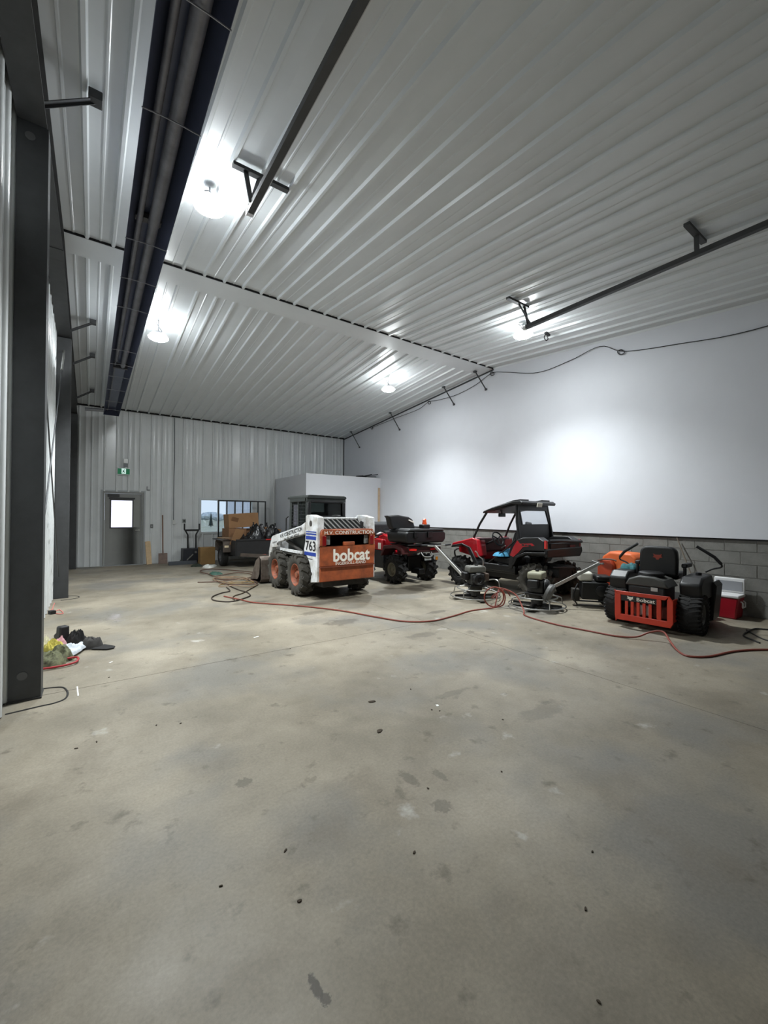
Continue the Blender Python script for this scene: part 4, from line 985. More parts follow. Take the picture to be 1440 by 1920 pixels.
# engine
en = MB().bx(-0.22,0.22,-0.34,0.12,0.36,0.60).build('engine', mat('black_engine',(24,24,24),0.55,var=0.3,scale=9), mw, 0.02)
MB().prism([(-0.27,0.60),(0.27,0.60),(0.20,0.70),(0.08,0.74),(-0.10,0.74),(-0.22,0.69)], 'y', -0.34, 0.10).build('engine_shroud', mat('grey_shroud',(66,66,63),0.55,var=0.2,scale=6), en, 0.02)
MB().lathe([(0.16,0.74),(0.155,0.775),(0.13,0.79),(0.05,0.793)], 'z', (0.0,-0.13,0), 24).build('flywheel_screen', BLACK_PLASTIC, en)
MB().bx(0.06,0.14,-0.352,-0.341,0.55,0.60).build('engine_label', mat('pale_label',(180,180,176),0.5), en)
MB().bx(-0.10,0.06,-0.36,-0.30,0.20,0.34).build('oil_filter', mat('pale_filter',(196,196,192),0.4), en, 0.02)
MB().bx(-0.2,0.25,-0.30,0.1,0.18,0.36).build('transaxle', mat('rusty_red_muffler',(112,48,38),0.6,var=0.3,scale=12), en, 0.02)
# tanks, fenders
for s in (-1,1):
    MB().prism([(-0.08,0.44),(-0.12,0.66),(0.00,0.75),(0.48,0.76),(0.56,0.68),(0.56,0.44)], 'x', min(s*0.32,s*0.57), max(s*0.32,s*0.57)).build('fuel_tank', BLACK_PLASTIC, mw, 0.03, 3)
    MB().lathe([(0.035,0.755),(0.035,0.79),(0.02,0.795)], 'z', (s*0.45,0.30,0), 14).build('fuel_cap', INK, mw)
# seat
MB().bx(-0.23,0.23,0.22,0.66,0.66,0.76).build('seat_cushion', SEATM, mw, 0.04, 3)
sb = MB().prism([(-0.235,0.72),(0.235,0.72),(0.24,0.95)]+arc(0.13,1.03,0.105,0,90,5)+arc(-0.13,1.03,0.105,90,180,5)+[(-0.24,0.95)], 'y', 0.14, 0.25).build('seat_back', SEATM, mw, 0.03, 3)
MB().prism([(x*0.11, 0.985+z*0.085) for x, z in CAT], 'y', 0.133, 0.1385).build('emblem', mat('faded_orange_print',(150,58,40),0.6), sb)
for s in (-1,1): MB().bx(min(s*0.26,s*0.33),max(s*0.26,s*0.33),0.24,0.52,0.84,0.90).bx(s*0.30-0.02,s*0.30+0.02,0.24,0.28,0.70,0.85).build('armrest', SEATM, mw, 0.015)
# steering levers
for s in (-1,1):
    MB().tube(spline([(s*0.48,0.52,0.78),(s*0.56,0.55,0.83),(s*0.645,0.56,0.86),(s*0.655,0.55,0.90),(s*0.60,0.54,0.96)],4), 0.012, 8).build('lever_rod', BLACK_STEEL, mw)
    MB().tube([(s*0.655,0.55,0.905),(s*0.58,0.54,1.0),(s*0.38,0.52,1.14)], [0.02,0.022,0.02], 10).build('lever_grip', INK, mw)
cl_ = MB().crumple((0.20,0.26,0.12), 9).build('rag', mat('teal_rag',(60,112,118),0.9,var=0.3,scale=12))
cl_.location = (6.86, 3.0, 0.757); tag(cl_, 'crumpled teal rag on the mower tank', 'rag')

# ================================================================== walk-behind power trowels
ENGD = mat('greasy_engine_grey', (48,48,46), 0.6, var=0.4, scale=12)
def trowel(loc, rz, label, tank_mat, flip=1):
    t = empty('power_trowel', loc, rz); tag(t, label, 'power trowel')
    R = 0.46
    for z, r in ((0.06,R),(0.20,R*0.72)):
        MB().tube([(r*math.cos(2*PI*k/36), r*math.sin(2*PI*k/36), z) for k in range(36)], 0.011, 8, True).build('guard_ring', CHROME, t)
    for a in (40,130,220,310):
        c, s = math.cos(math.radians(a)), math.sin(math.radians(a))
        MB().tube([(R*c,R*s,0.06),(R*0.95*c,R*0.95*s,0.17),(R*0.72*c,R*0.72*s,0.20),(0.16*c,0.16*s,0.24)], 0.011, 8).build('ring_spoke', CHROME, t)
    # high carrying hoops
    MB().tube(spline([(R*0.98,-0.10,0.06),(R*0.92,-0.12,0.30),(R*0.80,-0.05,0.36),(0.16,0.0,0.33)],4), 0.011, 8).build('lift_hoop', CHROME, t)
    for k in range(4):
        M = Matrix.Rotation(PI/2*k,4,'Z') @ Matrix.Translation((0.26,0,0.035)) @ Matrix.Rotation(0.12,4,'X')
        MB().bx(-0.17,0.17,-0.075,0.075,-0.004,0.004,M).build('blade', mat('worn_trowel_steel',(96,96,94),0.45,metal=0.6), t)
        M2 = Matrix.Rotation(PI/2*k,4,'Z')
        MB().bx(0.04,0.40,-0.016,0.016,0.05,0.085,M2).build('spider_arm', BLACK_STEEL, t)
    MB().lathe([(0.06,0.04),(0.09,0.06),(0.10,0.16),(0.13,0.17),(0.13,0.24)], 'z', (0,0,0), 20).build('gearbox', DKC, t)
    MB().bx(-0.17,0.17,-0.16,0.16,0.24,0.27).build('engine_plate', BLACK_STEEL, t, 0.005)
    e = MB().bx(-0.13,0.13,-0.13,0.13,0.27,0.48).build('engine', ENGD, t, 0.02)
    MB().lathe([(0.125,-0.145),(0.125,-0.16),(0.10,-0.20),(0.05,-0.215),(0.04,-0.20)], 'y', (0.0,0,0.38), 22).build('recoil_starter', BLACK_PLASTIC, e)
    MB().prism([(-0.16,0.50),(0.16,0.50),(0.175,0.53),(0.165,0.60),(0.14,0.62),(-0.14,0.62),(-0.165,0.60),(-0.175,0.53)], 'y', -0.12, 0.12).build('fuel_tank', tank_mat, e, 0.02)
    MB().lathe([(0.03,0.62),(0.03,0.645),(0.015,0.648)], 'z', (0.02,0.0,0), 14).build('fuel_cap', INK, e)
    MB().bx(0.14,0.24,-0.10,0.10,0.34,0.48).build('muffler', mat('rusty_muffler',(84,70,60),0.7,var=0.4,scale=14), e, 0.015)
    MB().bx(-0.25,-0.14,-0.08,0.10,0.36,0.50).build('air_cleaner', BLACK_PLASTIC, e, 0.02)
    MB().bx(-0.05,0.03,-0.168,-0.162,0.46,0.50).build('engine_label', MATS['pale_label'], e)
    return t
t = trowel((5.95,5.36,0), math.radians(-25), 'power trowel with a long silver handle leaning towards the quad bike', mat('dusty_grey_tank',(104,104,98),0.5))
Mi = t.matrix_basis.inverted()
def L3(*p): return Mi @ Vector(p)
MB().taper(L3(5.93,5.52,0.30), L3(6.08,6.62,0.90), (0.03,0.05), (0.03,0.05)).build('handle_tube', mat('silver_handle',(196,196,190),0.35,metal=0.5), t)
MB().taper(L3(6.02,5.52,0.30), L3(6.14,6.58,0.86), (0.02,0.02), (0.02,0.02)).build('throttle_rod', BLACK_STEEL, t)
MB().tube([L3(5.86,6.66,0.92), L3(6.08,6.62,0.90), L3(6.36,6.58,0.92)], 0.014, 8).build('handle_bar', CHROME, t)
MB().tube([L3(5.74,6.68,0.93), L3(5.88,6.655,0.92)], 0.02, 8).build('grip', INK, t); MB().tube([L3(6.34,6.585,0.92), L3(6.48,6.56,0.93)], 0.02, 8).build('grip', INK, t)
MB().tube(spline([L3(5.98,5.20,0.60), L3(6.0,5.22,0.74), L3(5.95,5.27,0.80), L3(5.92,5.3,0.88), L3(5.88,5.3,0.90)],4), 0.010, 8).build('lifting_hook', CHROME, t)
t = trowel((6.22,4.22,0), math.radians(20), 'power trowel with a pale fuel tank and handle pointing at the block wall', mat('cream_tank',(146,144,122),0.5))
Mi = t.matrix_basis.inverted()
MB().taper(L3(6.34,4.12,0.30), L3(7.00,3.56,0.77), (0.03,0.05), (0.03,0.05)).build('handle_tube', MATS['silver_handle'], t)
MB().tube([L3(6.86,3.42,0.79), L3(7.00,3.56,0.77), L3(7.12,3.74,0.79)], 0.014, 8).build('handle_bar', CHROME, t)
MB().lathe([(0.15,-0.04),(0.16,0.0),(0.14,0.05)], 'y', (0,0,0), 20, Matrix.Translation((-0.16,-0.24,0.30)) @ Matrix.Rotation(0.4,4,'X')).build('belt_cover', mat('grey_belt_cover',(82,82,80),0.5,var=0.2,scale=8), t)

# ================================================================== engine pump unit, orange hood, cooler
pw = empty('pressure_washer', (7.14, 3.74, 0), math.radians(-52)); tag(pw, 'black engine-driven pump on wheels with a white tank', 'pump')
MB().tube([(-0.28,-0.2,0.05),(0.28,-0.2,0.05),(0.28,0.2,0.05),(-0.28,0.2,0.05)], 0.014, 8, True).build('base_frame', BLACK_STEEL, pw)
tsw = tire_mesh(0.125,0.07,0.06); rw = rim_mesh(0.06,0.07,0.012,-1,mat('pale_plastic_hub',(150,150,146),0.5),0,0.02); 
wheel(pw, (0.24,-0.25,0.125), tsw, rw).rotation_euler = (0,0,PI/2); wheel(pw, (0.24,0.25,0.125), tsw, rw).rotation_euler = (0,0,PI/2)
e = MB().bx(-0.20,0.22,-0.16,0.16,0.14,0.44).build('engine', mat('black_pump_engine',(20,20,20),0.6,var=0.4,scale=10), pw, 0.02)
MB().bx(0.02,0.26,-0.15,0.15,0.45,0.55).build('top_shroud', BLACK_PLASTIC, e, 0.03)
MB().bx(-0.24,-0.02,-0.13,0.13,0.45,0.60).build('fuel_tank', mat('white_poly_tank',(206,204,192),0.5), e, 0.03)
MB().lathe([(0.09,-0.18),(0.09,-0.22),(0.04,-0.23)], 'y', (0.10,0,0.30), 18).build('starter', BLACK_PLASTIC, e)
MB().bx(-0.34,-0.22,-0.08,0.08,0.10,0.30).build('pump_head', DKC, e, 0.01)
MB().tube(spline([(-0.28,-0.2,0.05),(-0.34,-0.22,0.20),(-0.30,-0.2,0.34),(-0.26,-0.14,0.40)],4), 0.012, 8).build('frame_hoop', BLACK_STEEL, pw)

oc = empty('orange_hopper', (7.93, 3.62, 0), math.radians(0)); tag(oc, 'tall rounded orange plastic hopper against the block wall', 'hopper')
ORP = mat('sunfaded_orange_plastic', (206,98,46), 0.5, var=0.15, scale=4)
MB().prism([(-0.30,0.10),(-0.32,0.62),(-0.24,0.84),(-0.12,0.93),(0.26,0.92),(0.34,0.84),(0.36,0.10)], 'x', -0.18, 0.22, Matrix.Rotation(PI,4,'Z')).build('hood', ORP, oc, 0.04, 3)
MB().prism([(0.02,0.10),(0.0,0.70),(0.06,0.80),(0.24,0.78),(0.30,0.66),(0.30,0.10)], 'x', -0.30, -0.19).build('front_cover', mat('deep_orange_plastic',(176,64,34),0.5,var=0.15,scale=4), oc, 0.03)
MB().bx(-0.24,0.18,-0.30,0.28,0.0,0.10).build('base', BLACK_PLASTIC, oc, 0.02)
MB().tube(spline([(-0.30,0.28,0.76),(-0.33,0.16,0.79),(-0.34,0.02,0.80),(-0.33,-0.06,0.78)],4), 0.016, 8).build('handle_bar', mat('brown_rusty_steel',(92,66,54),0.6), oc)

co = empty('cooler', (8.20, 2.17, 0)); tag(co, 'red picnic cooler with open white lid by the block wall', 'cooler')
MB().prism([(-0.16,0.0),(0.16,0.0),(0.185,0.32),(-0.185,0.32)], 'x', -0.165, 0.165, Matrix.Rotation(0,4,'Z')).build('body', mat('dark_red_plastic',(158,22,38),0.4,var=0.08,scale=5), co, 0.02)
MB().bx(-0.175,0.175,-0.195,0.195,0.321,0.365).build('rim', mat('white_cooler_plastic',(222,222,222),0.45), co, 0.012)
ld_ = MB().bx(0.13,0.175,-0.195,0.195,0.37,0.60).build('lid', MATS['white_cooler_plastic'], co, 0.015)
MB().bx(0.122,0.129,-0.165,0.165,0.40,0.55).build('lid_liner', mat('grey_lid_liner',(140,142,146),0.6), ld_)
MB().tube([(-0.06,-0.19,0.27),(-0.06,-0.215,0.25),(-0.06,-0.215,0.18),(0.06,-0.215,0.18),(0.06,-0.215,0.25),(0.06,-0.19,0.27)], 0.012, 8).build('handle', MATS['white_cooler_plastic'], co)

st = MB().tube([(8.05,2.42,0.12),(8.42,2.92,1.20)], 0.010, 8).build('steel_rod', mat('brown_thin_rod',(96,86,74),0.6)); tag(st, 'thin brown rod leaning on the block wall behind the mower', 'rod')

# ================================================================== utility trailer and its load
tl = empty('utility_trailer', (4.28, 13.2, 0)); tag(tl, 'black utility trailer with barred tailgate beside the rear window', 'trailer')
TS = mat('black_trailer_steel', (30,30,31), 0.5, var=0.25, scale=7); BRN = mat('brown_dusty_fender', (88,78,70), 0.6, var=0.2, scale=5)
tt = tire_mesh(0.31, 0.19, 0.17, 0); tll, trr = rim_mesh(0.17,0.19,0.04,-1,mat('dark_trailer_rim',(70,70,72),0.5),5,0.04), rim_mesh(0.17,0.19,0.04,1,MATS['dark_trailer_rim'],5,0.04)
wheel(tl, (-0.985,-0.15,0.31), tt, tll); wheel(tl, (0.985,-0.15,0.31), tt, trr)
MB().tube([(-0.9,-0.15,0.31),(0.9,-0.15,0.31)], 0.03, 10).build('axle', TS, tl)
for s in (-1,1):
    f_ = MB().prism([(-0.56,0.44),(-0.56,0.72),(-0.46,0.80),(0.30,0.80),(0.40,0.72),(0.40,0.44),(0.36,0.44),(0.36,0.70),(0.28,0.76),(-0.44,0.76),(-0.52,0.70),(-0.52,0.44)], 'x', min(s*0.87,s*1.09), max(s*0.87,s*1.09)).build('fender', BRN, tl, 0.008)
    MB().bx(min(s*0.93,s*1.05),max(s*0.93,s*1.05),-0.566,-0.561,0.58,0.64).build('marker_light', mat('cream_marker',(226,208,176),0.4), f_)
MB().bx(-0.84,0.84,-1.0,1.05,0.42,0.50).build('bed_floor', mat('dark_deck_board',(58,50,44),0.8), tl)
MB().bx(-0.85,0.85,-1.04,-1.0,0.36,0.80).build('front_board', TS, tl)
for s in (-1,1):
    MB().bx(min(s*0.84,s*0.87),max(s*0.84,s*0.87),-1.04,1.08,0.36,0.80).build('side_board', TS, tl)
b = MB().bx(-0.85,0.85,-1.06,-1.0,0.80,0.84); b.build('front_rail', TS, tl)
MB().bx(0.02,0.26,-1.066,-1.061,0.805,0.835).build('reflector_tape', mat('red_reflector',(188,44,40),0.35), tl)
for s in (-1,1): MB().taper((s*0.72,-1.0,0.39),(s*0.03,-2.10,0.39),(0.06,0.09),(0.06,0.09)).build('tongue_beam', BRN, tl)
MB().bx(-0.52,-0.24,-1.30,-1.26,0.34,0.39).build('tongue_plate', BRN, tl); MB().bx(-0.05,0.05,-2.22,-2.0,0.36,0.46).build('coupler', TS, tl, 0.01)
MB().tube([(0.0,-1.9,0.40),(0.0,-1.9,0.02)], 0.025, 10).build('jack_stand', TS, tl)
MB().bx(-0.32,-0.20,-1.31,-1.301,0.36,0.40).build('white_reflector', mat('white_reflector',(228,222,214),0.35), tl); MB().bx(-0.20,-0.06,-1.31,-1.26,0.36,0.40).build('red_reflector', MATS['red_reflector'], tl)
gt = MB().bx(-0.85,0.76,1.06,1.10,2.0,2.045).build('tailgate', TS, tl)
MB().bx(-0.85,0.76,1.06,1.10,0.80,0.84).build('gate_rail', TS, gt)
for k in range(7):
    x = -0.83+k*0.262
    MB().bx(x-0.018,x+0.018,1.062,1.098,0.84,2.0).build('gate_bar', TS, gt)
MB().tube([(-1.15,-0.42,0.80),(-1.15,0.45,0.80),(-0.88,0.45,0.80)], 0.014, 8).build('tie_rail', TS, tl)

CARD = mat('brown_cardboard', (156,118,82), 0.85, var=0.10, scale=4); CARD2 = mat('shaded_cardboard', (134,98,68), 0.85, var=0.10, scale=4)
def carton(loc, size, rot, label, m=CARD, flap=True):
    t = empty('cardboard_box', loc, rot[2]); t.rotation_euler = rot; x, y, z = size
    MB().bx(-x/2,x/2,-y/2,y/2,0,z).build('body', m, t, 0.006)
    if flap:
        MB().bx(-x/2+0.004,x/2-0.004,-0.025,0.025,z,z+0.003).build('tape', mat('tan_tape',(176,140,100),0.4), t)
        MB().box((-x*0.30,-y/2-0.03,z*0.62),(x*0.22,0.004,z*0.3),(0.35,0.3,0)).build('flap', CARD2, t)
    tag(t, label, 'box', 'cardboard boxes on the trailer'); return t
carton((3.98,13.52,1.16), (0.95,0.50,0.44), (0,-0.07,0.05), 'largest cardboard box on top of the trailer load')
carton((3.72,13.42,0.505), (0.56,0.55,0.62), (0,0,0.12), 'upright cardboard box on the trailer under the largest box', CARD2)
carton((4.38,13.66,0.505), (0.60,0.46,0.60), (0,0,-0.06), 'square cardboard box on the trailer behind the black bags', CARD2, False)
carton((4.96,13.60,0.62), (0.40,0.42,0.50), (0.1,0.12,0.25), 'tilted cardboard box behind the far black bag', CARD, False)
t = MB().box((0,0,0),(0.26,0.012,0.56),(0.35,0.25,0.1)).build('cardboard_sheet', CARD); t.location = (3.56,12.58,0.86); tag(t, 'torn cardboard sheet leaning on the black bag', 'cardboard')
BAG = mat('glossy_black_bag', (18,19,22), 0.22, bump=0.9, bscale=9)
for i, (x, y, z, d, sd, lb) in enumerate(((4.02,12.62,0.505,(0.78,0.78,0.84),3,'biggest glossy black rubbish bag on the trailer'),(4.72,12.64,0.505,(0.66,0.70,0.78),5,'glossy black rubbish bag next to the biggest bag'),(4.62,13.14,0.80,(0.50,0.36,0.50),8,'black rubbish bag resting behind the two bigger bags'))):
    t = empty('rubbish_bag', (x,y,z)); b_ = MB().crumple(d, sd, 48, 24, 0.20, 3.4, lobes=0.04, full=3.6); tz = b_.top; b_.build('sack', BAG, t, sharp=80)
    MB().lathe([(0.05,tz-0.12),(0.018,tz-0.02),(0.03,tz+0.02)], 'z', (0.05,0,0), 10).build('tied_neck', BAG, t)
    tag(t, lb, 'rubbish bag', 'black bags on the trailer')
t = MB().box((0,0,0),(0.9,0.10,0.03),(0,0.06,0.5)).build('wood_plank', mat('weathered_plank',(150,128,104),0.8,var=0.15,scale=6)); t.location = (3.42,12.72,0.86); tag(t, 'loose plank lying over the trailer fender', 'plank')

# ================================================================== things along the back wall
sv = empty('shovel', (1.86, 14.50, 0)); tag(sv, 'shovel with a wooden handle leaning on the rear wall', 'shovel')
Msv = Matrix.Rotation(math.radians(-7),4,'X')
MB().tube([Msv @ Vector((0,0.02,0.30)), Msv @ Vector((0,0.02,1.54))], 0.018, 10).build('handle', mat('brown_shovel_handle',(122,88,68),0.6), sv)
MB().bx(-0.125,0.125,0.0,0.02,0.012,0.34,Msv).build('blade', mat('rusty_shovel_blade',(122,102,92),0.6,var=0.25,scale=9), sv)
MB().tube([Msv @ Vector((0,0.01,0.30)), Msv @ Vector((0,0.02,0.46))], [0.026,0.02], 10).build('socket', MATS['rusty_shovel_blade'], sv)
t = MB().prism([(-0.075,0.0),(0.065,0.0),(0.075,0.70),(0.03,0.72),(-0.07,0.71)], 'y', -0.02, 0.02).build('wood_board', mat('pale_spruce_board',(206,178,140),0.7,var=0.15,scale=12)); t.location = (1.50,14.60,0.003); t.rotation_euler = (math.radians(-7),math.radians(-4),0); tag(t, 'short pale board leaning between the door and the shovel', 'board')
dl = empty('weight_sled', (2.66, 14.36, 0)); tag(dl, 'black push sled with two upright posts by the rear wall', 'push sled')
MB().bx(-0.28,0.28,-0.20,0.26,0.09,0.47).build('base', mat('dark_blue_black_base',(24,26,34),0.5,var=0.3,scale=6), dl, 0.01)
MB().bx(-0.30,-0.20,-0.24,0.28,0.0,0.09).bx(0.20,0.30,-0.24,0.28,0.0,0.09).build('skid', BLACK_STEEL, dl)
for s in (-1,1): MB().tube([(s*0.12,0.0,0.47),(s*0.12,0.02,0.90),(s*0.18,0.02,1.02),(s*0.22,0.02,1.08),(s*0.22,0.02,1.26)], 0.024, 10).build('post', BLACK_STEEL, dl)
MB().bx(-0.21,0.21,0.0,0.04,1.02,1.08).build('cross_bar', BLACK_STEEL, dl, 0.005)
MB().taper((-0.18,-0.22,0.12),(0.0,-0.22,0.30),(0.03,0.03),(0.03,0.03)).build('side_tie', mat('grey_tie',(120,118,114),0.5), dl)
MB().lathe([(0.035,-0.215),(0.035,-0.20)],'y',(0.08,0,0.36),14).build('peg', mat('grey_peg',(110,110,110),0.5), dl); MB().lathe([(0.035,-0.215),(0.035,-0.20)],'y',(0.18,0,0.24),14).build('peg', MATS['grey_peg'], dl)
t = empty('cardboard_box', (3.00,13.86,0), 0.02); tag(t, 'brown cardboard box on the floor beside the push sled', 'box')
MB().bx(-0.22,0.22,-0.16,0.16,0,0.53).build('body', mat('olive_brown_cardboard',(138,108,66),0.85,var=0.08,scale=4), t, 0.006); MB().bx(-0.218,0.218,-0.02,0.02,0.531,0.534).build('tape', MATS['tan_tape'], t)
t = MB().bx(1.95,2.74,13.98,14.09,0.0,0.11).build('steel_channel', mat('grey_blue_channel',(70,74,80),0.5)); tag(t, 'long grey steel channel lying in front of the push sled', 'channel')
t = MB().crumple((0.40,0.50,0.09), 6).build('white_sack', mat('white_woven_sack',(214,214,206),0.7,bump=0.5,bscale=12)); t.location = (2.90,12.98,0.0); t.rotation_euler = (0,0,-0.4); tag(t, 'flat white sack on the floor near the trailer wheel', 'sack')
t = MB().crumple((0.28,0.24,0.11), 12).build('dark_glove', mat('dark_green_glove',(36,44,34),0.9)); t.location = (2.60,13.3,0.0); tag(t, 'dark green work glove beside the white sack', 'glove')
cf = empty('tripod_head', (8.18, 12.75, PZ+0.012)); tag(cf, 'black folded tripod lying on top of the white box room', 'tripod')
MB().tube([(-0.45,-0.20,0.05),(-0.10,-0.05,0.10),(0.12,0.1,0.09)], 0.04, 8).build('body', INK, cf)
for k, e_ in enumerate(((0.18,-0.62,0.14),(0.22,-0.45,0.07),(0.2,-0.2,0.18))): MB().tube([(-0.2,-0.1,0.08), e_], 0.014, 6).build('leg', INK, cf)

# ================================================================== hoses and cords on the floor
HOSE = mat('dull_red_rubber_hose', (128,58,44), 0.55, var=0.2, scale=3)
hz = 0.012
red = [(2.07,8.1),(2.23,7.63),(2.38,7.2),(2.9,6.55),(3.32,5.84),(3.54,5.23),(3.76,4.73),(4.11,4.53),(4.58,4.57),(5.06,4.66),(5.40,4.62)]
p = [(x,y,hz) for x,y in red]
ux, uy = 0.814, -0.58
cx, cy, c_z, cr_ = 5.56, 4.56, 0.185, 0.17
for k in range(1, 15):
    a = -PI/2+2*PI*k/10
    p.append((cx+ux*cr_*math.cos(a)+0.006*k, cy+uy*cr_*math.cos(a)+0.008*k, c_z+cr_*math.sin(a)))
p += [(5.80,4.50,0.30),(5.84,4.34,0.22),(5.72,4.12,0.04)]
p += [(x,y,hz) for x,y in [(5.53,3.94),(5.45,3.41),(5.51,2.97),(5.57,2.62)]]
p += [(5.68,2.42,0.03),(5.80,2.30,0.10),(5.86,2.18,0.12),(5.74,2.06,0.05)]+[(x,y,hz) for x,y in [(5.56,1.92),(5.44,1.78),(5.62,1.64),(6.1,1.53),(6.49,1.33),(6.75,1.05),(6.9,0.6)]]
t = MB().tube(spline(p,6), 0.0115, 8).build('air_hose', HOSE); tag(t, 'long dull red air hose snaking across the concrete floor', 'hose')
# second red coil lying on the trowel guard
t = MB().tube(spline([(5.62,4.62,0.02),(5.72,4.66,0.16),(5.83,4.72,0.26),(5.92,4.78,0.22),(5.88,4.86,0.10),(5.76,4.80,0.14),(5.78,4.68,0.24),(5.90,4.62,0.27),(6.0,4.60,0.16)],6), 0.011, 8).build('hose_end', mat('brown_red_hose',(116,48,38),0.5)); tag(t, 'knotted red-brown hose end piled between the two trowels', 'hose')
def cord(name, pts, r, m, label, seed=0, lift=0.0):
    rnd = random.Random(seed)
    q = [(x, y, r+0.001+rnd.random()*lift) for x, y in pts]
    o = MB().tube(spline(q,6), r, 6).build(name, m); tag(o, label, 'hose' if 'hose' in name else 'cord'); return o
cord('rubber_hose', [(2.37,9.08),(2.31,8.6),(2.11,8.46),(1.88,8.17),(1.82,7.85),(1.94,7.6),(2.11,7.55),(2.36,7.73),(2.51,7.93),(2.55,8.31),(2.5,8.55),(2.48,8.86),(2.46,9.3)], 0.0115, mat('black_brown_hose',(52,42,34),0.6), 'dark rubber hose in an open loop nearest the red hose', 1)
cord('rubber_hose', [(3.55,10.75),(3.3,11.3),(2.95,12.2),(2.75,12.35),(2.45,12.0),(2.40,11.6),(2.48,11.2),(2.56,10.8),(3.14,11.1),(3.37,10.6),(3.12,10.0),(2.59,10.16),(2.46,10.45),(2.39,9.83),(2.48,9.26),(2.86,9.01),(3.02,9.07),(3.09,9.55),(2.93,10.04),(2.53,9.92),(2.31,9.97),(2.0,10.1)], 0.0125, mat('brown_hose',(84,58,44),0.6), 'brown hose coiled in a heap beside the loader bucket', 2, 0.03)
cord('extension_cord', [(2.46,10.35),(2.71,10.39),(3.01,10.35),(3.06,10.06),(2.74,9.79),(2.39,9.57),(2.27,9.23),(2.53,9.06),(2.8,8.81),(3.0,9.13),(3.03,10.1),(2.6,10.6),(2.35,10.1),(2.7,9.4),(3.0,9.8),(2.5,10.7)], 0.0105, mat('tan_cord',(142,118,94),0.6), 'tan extension cord tangled in the hose heap', 3, 0.03)
cord('thin_hose', [(3.04,9.05),(2.78,8.68),(2.46,8.23),(2.25,8.04),(2.15,7.82),(2.14,7.66)], 0.0105, mat('dark_olive_hose',(70,56,40),0.6), 'dark olive hose from the heap to the red hose', 4)
cord('tow_rope', [(2.45,9.7),(2.7,9.55),(2.92,9.45),(3.02,9.3),(2.9,9.2),(2.6,9.35),(2.35,9.5)], 0.009, mat('mustard_cord',(128,104,54),0.6), 'mustard rope loop in the middle of the hose heap', 5, 0.03)
t = MB().crumple((0.28,0.44,0.09), 21).build('green_bundle', mat('dark_green_fabric',(44,78,66),0.7)); t.location = (2.66,11.30,0.0); t.rotation_euler = (0,0,0.5); tag(t, 'dark green bundled strap beside the hose heap', 'strap')
DKH = mat('dark_grey_hose', (44,44,44), 0.6)
cord('extension_cord', [(8.0,1.2),(7.67,1.57),(7.57,1.68),(7.28,1.70),(6.99,1.67),(6.84,1.54),(6.76,1.46)], 0.010, DKH, 'dark cord ending in a plug right of the mower wheel', 6)
cord('extension_cord', [(7.40,1.74),(7.07,1.53),(6.98,1.40),(6.95,1.2),(7.1,0.9)], 0.008, DKH, 'thin dark cord crossing the plug cord beyond the mower', 7)
t = cord('red_lead', [(-0.50,8.50),(-0.50,8.25),(-0.45,8.33),(-0.39,8.42),(-0.33,8.11),(-0.40,8.11),(-0.47,8.34),(-0.49,8.69),(-0.49,9.1)], 0.006, mat('faded_red_lead',(206,120,112),0.6), 'faded red lead lying at the side wall foot', 8)
t = MB().box((0,0,0),(0.07,0.10,0.05),(0,0,0.4)).build('plug', INK); t.location = (-0.47,8.18,0.026); tag(t, 'small black plug by the faded red lead', 'plug')

# ================================================================== clothes pile beside the column
def cloth(name, loc, d, m, seed, label, rz=0, cat='clothing'):
    t = MB().crumple(d, seed, 44, 18, 0.45, 2.6, lobes=0.12).build(name, m, sharp=70); t.location = (loc[0],loc[1],loc[2]); t.rotation_euler = (0,0,rz); tag(t, label, cat); return t
CAMO = mat('olive_camouflage', (98,100,74), 0.9, var=0.6, scale=17, dirt=(44,40,30), bump=0.7, bscale=14)
cloth('camouflage_jacket', (-0.30,5.53,0.0), (0.34,0.46,0.17), CAMO, 31, 'olive camouflage jacket in the clothes pile', 0.2, 'jacket')
bgm = mat('red_bag_trim', (156,34,40), 0.6)
t = MB().tube(spline([(-0.44,5.28,0.02),(-0.30,5.26,0.02),(-0.18,5.27,0.02),(-0.10,5.32,0.025),(-0.10,5.45,0.03),(-0.20,5.46,0.03),(-0.28,5.42,0.02)],5), 0.011, 8).build('red_strap', bgm); tag(t, 'red strap curling out from under the camouflage jacket', 'strap')
cloth('grey_shirt', (-0.16,5.74,0.03), (0.24,0.42,0.10), mat('pale_grey_fabric',(190,196,202),0.9,var=0.12,scale=8,bump=0.6,bscale=14), 33, 'pale grey shirt draped over the clothes pile', -0.5, 'shirt')
cloth('yellow_vest', (-0.32,5.80,0.06), (0.16,0.24,0.13), mat('dull_yellow_fabric',(176,164,74),0.9,var=0.2,scale=10,bump=0.6,bscale=14), 34, 'dull yellow vest showing in the clothes pile', 0.4, 'vest')
cloth('cream_towel', (-0.40,6.02,0.0), (0.15,0.30,0.20), mat('cream_fabric',(204,198,166),0.9,var=0.15,scale=10), 35, 'cream towel tucked between column and clothes pile', 0.0, 'towel')
bt = empty('black_boot', (-0.27,6.36,0), 0.3); tag(bt, 'black boot standing behind the pale grey shirt', 'boot')
MB().prism([(-0.11,0.02),(0.12,0.02),(0.13,0.07),(0.04,0.11),(0.02,0.19),(-0.11,0.20)], 'x', -0.05, 0.05).build('upper', mat('black_leather',(24,22,24),0.6), bt, 0.02, 3); MB().bx(-0.055,0.055,-0.12,0.14,0.0,0.025).build('sole', INK, bt, 0.006)
t = cloth('pink_sock', (-0.27,6.10,0.0), (0.11,0.12,0.15), mat('pale_pink_fabric',(206,160,166),0.9), 36, 'pale pink sock in front of the black boot', 0, 'sock')
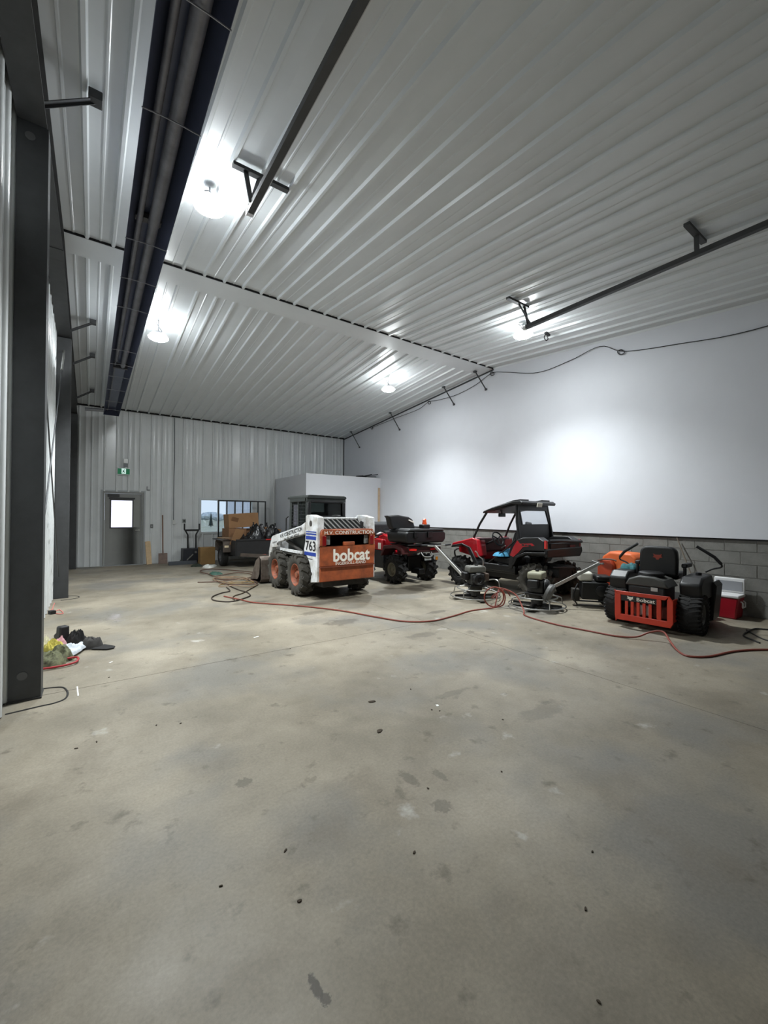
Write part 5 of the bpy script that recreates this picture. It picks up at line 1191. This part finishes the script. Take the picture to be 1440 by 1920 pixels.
bc_ = empty('baseball_cap', (0.03,5.88,0), 0.75); tag(bc_, 'dark grey cap at the tip of the clothes pile', 'cap')
MB().crumple((0.20,0.22,0.15), 40, 32, 14, 0.25, 2.0, lobes=0.04).build('crown', mat('charcoal_fabric',(58,56,54),0.9,var=0.3,scale=8,bump=0.4,bscale=20), bc_)
MB().prism([(-0.09,-0.08),(-0.06,-0.26),(0.0,-0.30),(0.06,-0.26),(0.09,-0.08)], 'z', 0.006, 0.018).build('brim', mat('black_fabric',(30,29,29),0.9), bc_, 0.004)
cloth('black_trousers', (-0.12,6.22,0.0), (0.18,0.34,0.19), mat('black_cotton',(26,25,26),0.95,bump=0.5,bscale=14), 41, 'black trousers folded behind the dark cap', 0.3, 'trousers')

# ================================================================== floor details: column sealant and scattered debris
SEAL = mat('black_sealant', (36,35,33), 0.8)
def sealant(pts, label):
    t = MB().tube(spline([(x,y,0.0) for x,y in pts],6), 0.008, 6).build('sealant_bead', SEAL); tag(t, label, 'sealant', 'sealant around columns')
sealant([(-0.33,4.72),(-0.25,4.70),(-0.18,4.65),(-0.145,4.5),(-0.16,4.36),(-0.23,4.31),(-0.31,4.305),(-0.43,4.29),(-0.52,4.28)], 'black sealant bead around the foot of the column by the clothes')
sealant([(-0.33,9.78),(-0.23,9.72),(-0.16,9.6),(-0.18,9.45),(-0.28,9.38),(-0.42,9.36)], 'black sealant bead around the foot of the middle column')
LEAF = mat('dead_leaf', (66,56,44), 0.9, var=0.3, scale=30); CHIP = mat('white_scrap', (232,232,228), 0.7)
rnd = random.Random(11)
def leaf_mesh(n, s, seed):
    r = random.Random(seed); pl = []
    for k in range(n):
        a = 2*PI*k/n; q = s*(0.6+0.5*r.random()); pl.append((q*math.cos(a), 0.55*q*math.sin(a)))
    me = MB().prism(pl, 'z', 0.0, 0.006).mesh('debris'); return me
lm = [leaf_mesh(9, 0.034, i) for i in range(4)]
for q_ in lm: q_.materials.append(LEAF)
for i, (x, y) in enumerate([(1.93,2.86),(1.71,2.44),(-0.06,3.4),(0.56,3.37),(2.28,2.42),(2.24,2.47),(2.58,2.04),(2.05,1.63),(1.23,1.47),(0.7,1.55),(0.75,1.82),(1.91,1.0),(1.61,0.87),(1.34,0.68),(0.46,1.8),(1.58,1.77),(0.16,4.7),(0.41,3.44),(0.05,3.42),(1.91,4.54),(2.35,2.87)]):
    big = i in (0,1); k = 1.0 if big else 0.22+0.12*rnd.random()
    o = bpy.data.objects.new('dead_leaf' if big else 'debris_crumb', lm[i % 4]); COL.objects.link(o); o.location = (x,y,0.0); o.rotation_euler = (0,0,rnd.uniform(0,6)); o.scale = (k,k,k if big else 0.8)
    tag(o, ('dead leaf lying on the open floor' if big else 'tiny dark crumb lying on the open floor'), 'leaf' if big else 'debris', 'leaves on the floor' if big else 'crumbs on the floor')
for i, (x, y, l, w, rz, lb) in enumerate(((0.19,5.17,0.045,0.012,0.9,'tiny white scrap on the floor near the clothes pile'),(-0.075,4.49,0.010,0.24,0.05,'thin white chalk stroke strip on the floor by the column'),(1.73,5.21,0.07,0.02,0.3,'small white scrap on the floor before the loader'),(2.33,2.5,0.03,0.02,1.2,'small white scrap on the open floor centre'))):
    t = MB().bx(-l/2,l/2,-w/2,w/2,0.0,0.003).build('paper_scrap', CHIP); t.location = (x,y,0.0); t.rotation_euler = (0,0,rz); tag(t, lb, 'scrap')
